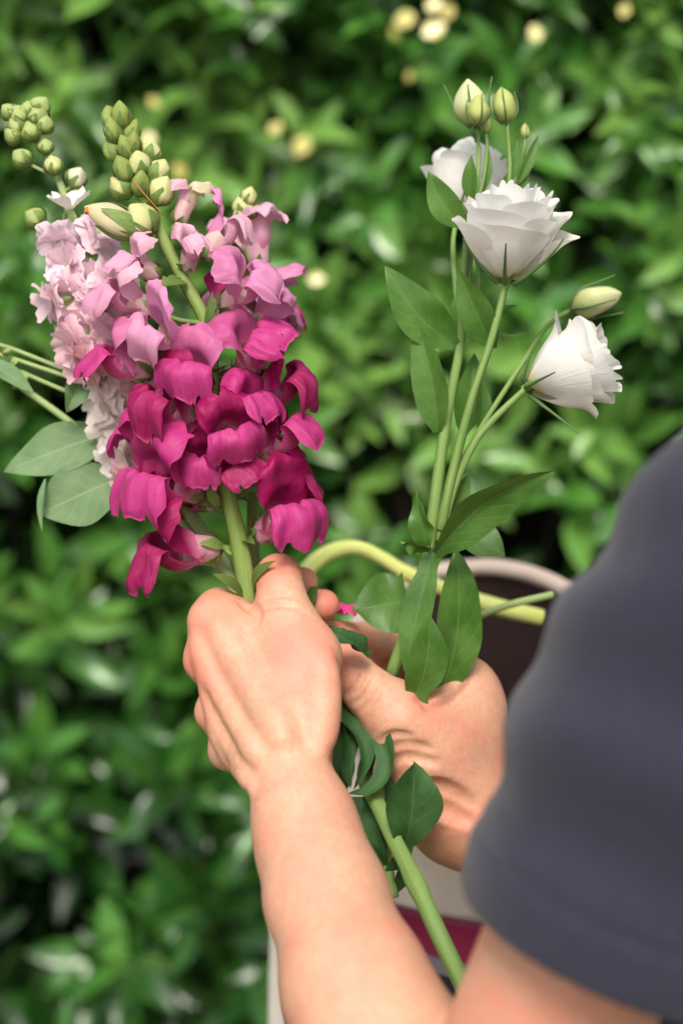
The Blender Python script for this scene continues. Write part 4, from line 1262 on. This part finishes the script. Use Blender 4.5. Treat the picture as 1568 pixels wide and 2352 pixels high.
def lis_petals(seed, openness=1.0):
    r_ = np.random.default_rng(300 + seed); out = []
    rings = ((4, (.0022, .0232 * openness, .0265, .0050 * openness, R(62), 0)), (5, (.0022, .0208 * openness, .0335, .0048, R(54), .001)), (5, (.002, .0172, .0370, .0042, R(52), .002)), (4, (.0018, .0128, .0395, .0034, R(60), .003)), (4, (.0014, .0085, .0405, .0026, R(62), .003)), (3, (.001, .0045, .0400, .0015, R(74), .003)))
    for k_, (n, cfg) in enumerate(rings):
        for i in range(n):
            c = list(cfg); c[1] *= r_.uniform(.90, 1.10); c[2] *= r_.uniform(.92, 1.06); c[3] *= r_.uniform(.5, 1.5)
            p_, q_ = lis_petal(k_, 2 * np.pi * i / n + k_ * .62 + r_.normal(0, .12), r_, c)
            out.append(MB().grid(p_, q_).mesh('petal')); out[-1].materials.append(M['white_petal'])
    return out
def lis_base():
    v = np.linspace(0, 1, 8)
    a = np.linspace(0, 2 * np.pi, 14, endpoint=False)
    rr = .0016 + .0045 * v ** 1.4; h = -.004 + .012 * v
    g = np.stack([np.stack([rr * math.cos(t), h, rr * math.sin(t)], -1) for t in a])
    return MB().grid(g, closed=True)
LISB = lis_base().mesh('flower_base'); LISB.materials.append(M['calyx'])
def lis_sepal(az, ln_, off):
    pts = []
    for s in np.linspace(0, 1, 12):
        rad_ = .0026 + (.0235 + off) * math.sin(min(s * ln_ / .031, 1) * math.pi * .5) ** .9 + .0016 + off * s * s * 1.5; h = -.002 + ln_ * s
        pts.append((rad_ * math.cos(az), h, rad_ * math.sin(az)))
    return tube(MB(), np.array(pts), np.linspace(.0011, .00035, 12), 6).mesh('sepal')
def lis_flower(th, base, axis, front, sc, seed, openness=1.0, sep=((0.2, .026, .002), (1.5, .024, .0), (2.6, .03, .006), (4.0, .024, .002), (5.2, .026, .004))):
    o = bpy.data.objects.new('flower', LISB); COL.objects.link(o); o.parent = th
    o.matrix_local = basis(base, axis, front, sc, th)
    for me in lis_petals(seed, openness): add_sub('petal', me, o)
    for az, ln_, off in sep:
        me = lis_sepal(az, ln_, off); me.materials.append(M['sepal']); add_sub('sepal', me, o)
    return o
lsm = [(1072, 540, .962), (1062, 650, .962), (1056, 790, .96), (1036, 900, .958), (1016, 1020, .957), (1000, 1140, .957), (985, 1250, .958), (960, 1370, .962), (925, 1480, .968), (895, 1570, .975), (868, 1660, .985), (848, 1730, .975), (838, 1790, .955), (868, 1850, .935), (905, 1930, .92), (955, 2030, .90), (1000, 2130, .885), (1045, 2225, .875), (1085, 2310, .868)]
pxl, pwl = stem_line(lsm, 70)
lis = thing('lisianthus', 'white lisianthus with rose-like blooms, pale buds and broad leaves in the right hand', 'flower', pwl[-1])
link('stem', tube(MB(), pwl, np.interp(pxl[:, 1], [540, 800, 1100, 1500, 1990, 2030, 2070, 2310], [.0018, .0026, .0034, .0042, .0046, .0060, .0048, .0048]), 10, .06, 4).mesh('lis_stem'), M['lis_stem'], lis)
def branch(pts, r0_, r1_, n=26):
    q_, w_ = stem_line(pts, n)
    link('branch', tube(MB(), w_, np.linspace(r0_, r1_, n), 8, .06, 4).mesh('lis_branch'), M['lis_stem'], lis)
branch([(1012, 1215, .95), (1038, 1090, .945), (1085, 910, .94), (1128, 780, .938), (1163, 645, .938)], .0028, .0018)
branch([(1008, 1240, .952), (1046, 1110, .948), (1088, 1020, .946), (1140, 955, .945), (1212, 888, .948)], .0026, .0018)
branch([(1062, 1060, .955), (1100, 990, .955), (1150, 910, .956), (1205, 825, .962), (1260, 745, .985), (1320, 706, .995)], .0018, .0014)
branch([(1058, 780, .962), (1076, 640, .966), (1085, 500, .968), (1098, 390, .968), (1098, 285, .968)], .0020, .0012)
branch([(1062, 770, .965), (1105, 620, .972), (1150, 500, .974), (1170, 400, .972), (1164, 280, .970)], .0018, .0012)
branch([(1086, 490, .967), (1108, 420, .966), (1118, 350, .966), (1116, 300, .966)], .0012, .0008, 14)
branch([(1160, 470, .974), (1185, 400, .974), (1203, 340, .974), (1206, 305, .974)], .0012, .0008, 14)
branch([(1060, 780, .964), (1045, 650, .975), (1040, 560, .99), (1048, 505, .996)], .0018, .0014, 16)
branch([(1090, 700, .966), (1100, 640, .966), (1088, 560, .966)], .0014, .0012, 10)
branch([(985, 1250, .955), (950, 1400, .958), (900, 1545, .964)], .0036, .004, 12)
# second cut stalk below the hands
branch([(880, 1690, .985), (880, 1850, .965), (890, 1980, .95), (905, 2060, .945)], .003, .003, 16)
lis_flower(lis, P(1163, 640, .938), DIR(.12, -1, -.22), TOCAM, 1.2, 1, 1.05, sep=((1.75, .019, .0), (.75, .024, .001), (2.9, .018, .0), (4.2, .02, .0), (5.4, .02, .0)))
lis_flower(lis, P(1216, 886, .950), DIR(1, -.42, -.18), TOCAM, 1.16, 2, .96, sep=((1.6, .016, .0), (.35, .015, .005), (2.7, .014, .0), (4.0, .02, .0), (5.2, .02, .0)))
lis_flower(lis, P(1050, 500, 1.0), DIR(.28, -1, .2), TOCAM, 1.05, 3, .95, sep=((1.6, .014, .0), (.35, .014, .0), (2.7, .014, .0), (4.0, .02, .0), (5.2, .02, .0)))
LB1, LB2 = lin(214, 216, 168), lin(184, 192, 116)
def lis_bud(base, axis, ln_, c, fat, i, spread=.35):
    o = bud(lis, base, axis, ln_, c, i, calyx=False, fat=fat)
    for j in range(4):
        a = j * np.pi / 2 + .5 + i
        rd = np.array([math.cos(a), 0, math.sin(a)])
        pth = [rd * .10 + [0, -.02, 0], rd * .40 + [0, .25, 0], rd * .45 + [0, .52, 0], rd * (.38 + .5 * spread * (j % 2 + .3)) + [0, .82 + .14 * (j % 2), 0]]
        me = tube(MB(), spline(pth, 10), np.linspace(.055, .018, 10), 5).mesh('sepal'); me.materials.append(M['sepal']); add_sub('sepal', me, o)
lis_bud(P(1088, 288, .966), DIR(-.14, -1, -.05), .0265, LB1, .85, 0)
lis_bud(P(1097, 285, .955), DIR(.0, -1, -.1), .0165, LB2, .95, 1, .05)
lis_bud(P(1162, 282, .97), DIR(-.15, -1, -.05), .0205, LB2, .85, 2, .15)
lis_bud(P(1116, 305, .966), DIR(.0, -1, 0), .010, LB2, .75, 3, .0)
lis_bud(P(1205, 318, .974), DIR(.0, -1, 0), .009, LB2, .7, 4, .0)
lis_bud(P(1086, 556, .966), DIR(-.05, -1, -.1), .013, LB2, .8, 5, .1)
lis_bud(P(1312, 706, .993), DIR(1, -.28, -.05), .030, LB1, .75, 1, .2)
# leaves: base, tip, width px, upper side, options
LV = [((1046, 795, .958), (884, 611, .945), 112, (-.2, -.3, -1), dict(fold=.25, bend=.06, sidebend=-.08)), ((1006, 992, .956), (955, 738, .95), 96, (-.6, 0, -1), dict(fold=.35, bend=.04, sidebend=.06)),
      ((1062, 522, .958), (983, 393, .95), 74, (-.3, -.3, -1), dict(fold=.3, bend=.05, sidebend=-.06)), ((1132, 800, .95), (1052, 618, .935), 88, (-.4, -.2, -1), dict(fold=.35, bend=.05)),
      ((1080, 462, .962), (1082, 355, .955), 40, (-.3, 0, -1), dict(fold=.4)), ((1000, 1272, .94), (1271, 1083, .925), 122, (.1, .8, -1), dict(fold=.35, bend=-.03, sidebend=-.09, basew=.35)),
      ((1062, 1000, .965), (1090, 810, .965), 78, (.3, 0, -1), dict(fold=.2)), ((1100, 1010, .96), (1105, 850, .96), 46, (.6, 0, -1), dict(fold=.3)), ((935, 1380, .985), (808, 1402, .975), 150, (-.3, -.2, -1), dict(fold=.12, basew=.9, peak=.35, wave=.1)),
      ((998, 1262, .945), (930, 1545, .945), 78, (-.4, .1, -1), dict(fold=.25, basew=.7, peak=.5)), ((1000, 1630, .965), (1048, 1262, .960), 126, (.4, 0, -1), dict(fold=.18, basew=.5, peak=.5, sidebend=.05, wave=.12)),
      ((948, 1612, .942), (986, 1412, .930), 100, (.2, .1, -1), dict(fold=.2, basew=.7, peak=.45, sidebend=.05)), ((985, 1262, .942), (955, 1130, .935), 62, (-.5, -.2, -1), dict(fold=.5, basew=.5, wave=.3)),
      ((985, 1255, .94), (918, 1242, .93), 44, (-.2, .7, -1), dict(fold=.6, basew=.5, wave=.3)), ((1060, 1215, .972), (1160, 1278, .965), 90, (.3, -.2, -1), dict(fold=.2, basew=.7, peak=.4)),
      ((1018, 1215, .962), (1075, 1090, .958), 66, (.4, -.1, -1), dict(fold=.25)), ((1190, 420, .972), (1236, 308, .968), 28, (.3, 0, -1), dict(fold=.4)), ((1185, 425, .974), (1190, 320, .972), 34, (-.2, 0, -1), dict(fold=.4)),
      ((1150, 460, .978), (1218, 360, .975), 56, (.2, 0, -1), dict(fold=.3)), ((1108, 440, .97), (1122, 340, .968), 26, (.5, 0, -1), dict(fold=.4)), ((1110, 735, .968), (1188, 700, .962), 26, (0, -.8, -1), dict(fold=.4)), ((1058, 800, .97), (1048, 670, .967), 40, (-.3, 0, -1), dict(fold=.3)),
      ((1130, 760, .962), (1205, 765, .962), 22, (0, -1, -.6), dict(fold=.5, bend=-.18)),
      # crumpled leaves under the thumb and below the hands
      ((845, 1512, .935), (752, 1445, .925), 54, (.2, -.9, -1), dict(fold=.8, basew=.9, peak=.4, wave=.25)), ((912, 2000, .932), (950, 1752, .912), 138, (.25, .1, -1), dict(fold=.3, basew=.5, peak=.66, wave=.12, sidebend=.03)), ((852, 1838, .955), (868, 2000, .95), 86, (-.5, .2, -1), dict(fold=.25, basew=.8, peak=.4, wave=.15)),
      ((910, 2050, .948), (940, 1960, .945), 36, (.2, 0, -1), dict(fold=.3)), ((690, 1395, .965), (730, 1345, .96), 40, (0, -.3, -1), dict(fold=.2))]
for i, (b_, t_, w_, nh, kw) in enumerate(LV):
    d_ = (b_[2] + t_[2]) / 2
    kw = dict(dict(bend=.05, wave=.06, seed=i), **kw)
    leaf_obj(lis, M['lis_leaf_shaded' if b_[1] > 1495 and t_[1] > 1430 else 'lis_leaf'], P(*b_), P(*t_), S(w_, d_), DIR(*nh), **kw)

def ribbon(pts, width, nh, twist=0., cup=.35, seed=0, n=26, m=9):
    """a curled leaf that follows a bent midrib"""
    q_, w_ = stem_line(pts, n)
    T_ = np.gradient(w_, axis=0); T_ /= np.linalg.norm(T_, axis=1)[:, None]
    v = np.linspace(0, 1, n); g = np.zeros((m, n, 3)); uv = np.zeros((m, n, 2))
    half = S(width, pts[0][2]) / 2 * np.maximum(np.sin(np.pi * np.clip(v * .93 + .07, 0, 1) ** .8) ** .8, .02)
    for jj in range(n):
        a = twist * (v[jj] - .5) * 2
        nn = np.asarray(nh, float) - T_[jj] * np.dot(nh, T_[jj]); nn = nrm(nn); xx = np.cross(T_[jj], nn)
        xx, nn = xx * math.cos(a) + nn * math.sin(a), nn * math.cos(a) - xx * math.sin(a)
        for ii, u in enumerate(np.linspace(-1, 1, m)):
            g[ii, jj] = w_[jj] + xx * half[jj] * u + nn * half[jj] * (cup * u * u + .12 * math.sin(7 * v[jj] + 3 * u + seed))
            g[ii, jj] += nn * half[jj] * .10 * math.sin(19 * v[jj] + 5 * u + 2 * seed) * abs(u); uv[ii, jj] = (u * .5 + .5, v[jj])
    link('leaf', MB().grid(g, uv).mesh('curled_leaf'), M['lis_leaf_shaded'], lis)
for k_, (pts, wd_, nh, tw) in enumerate((([(772, 1610, .965), (800, 1640, .95), (832, 1690, .94), (838, 1750, .935), (812, 1815, .935)], 46, (.3, -.4, -1), .5), ([(800, 1615, .962), (850, 1655, .945), (884, 1710, .935), (886, 1770, .93), (850, 1812, .928), (798, 1824, .93)], 50, (-.5, .2, -1), -.7),
        ([(760, 1640, .965), (785, 1700, .955), (790, 1770, .95), (776, 1840, .95)], 74, (-.6, 0, -1), .3), ([(790, 1650, .955), (800, 1700, .945), (795, 1760, .94), (805, 1810, .94)], 44, (.6, .1, -1), -.4), ([(870, 1700, .96), (905, 1760, .95), (900, 1830, .945), (880, 1880, .945)], 56, (.3, .1, -1), .4),
        ([(830, 1830, .95), (832, 1890, .945), (860, 1960, .945), (888, 2010, .95)], 84, (-.4, .1, -1), .2), ([(745, 1448, .925), (775, 1462, .92), (812, 1478, .922), (842, 1500, .93)], 46, (.2, -1, -.8), .5))):
    ribbon(pts, wd_, DIR(*nh), tw, seed=k_)
# ---------------------------------------------------------------- things lying in the bag
q_, w_ = stem_line([(640, 1420, 1.05), (690, 1330, 1.07), (745, 1275, 1.085), (815, 1258, 1.095), (880, 1284, 1.10), (940, 1320, 1.10), (1060, 1368, 1.10), (1150, 1396, 1.10), (1243, 1418, 1.10)], 40)
tag(link('flower_stalk', tube(MB(), w_, .0050 + .0005 * np.sin(np.linspace(0, 9, 40)) + .0007 * np.exp(-((np.linspace(0, 1, 40) - .62) / .02) ** 2), 16, .05, 7).mesh('flower_stalk'), mat_stem('pale_stalk', lin(196, 210, 92), lin(222, 226, 150))), 'thick pale yellow-green arched stalk resting across the open bag', 'stalk')
q_, w_ = stem_line([(1010, 1440, 1.03), (1075, 1424, 1.03), (1160, 1392, 1.03), (1268, 1366, 1.03)], 14)
tag(link('cut_stem', tube(MB(), w_, .0023, 8).mesh('cut_stem'), M['stock_stem']), 'thin straight green cut stem poking out past the broad leaves', 'stem')
mb = MB()
p_, uvp = snap_upper(3)
tag(link('loose_petal', MB().grid(p_, uvp).mesh('loose_petal'), M['snap_petal'], color=lin(226, 60, 140)), 'small bright pink petal peeking out beside the fingertips', 'petal')
bpy.data.objects['loose_petal'].matrix_world = basis(P(782, 1428, 1.0), DIR(.2, -1, -.2), TOCAM, .42)
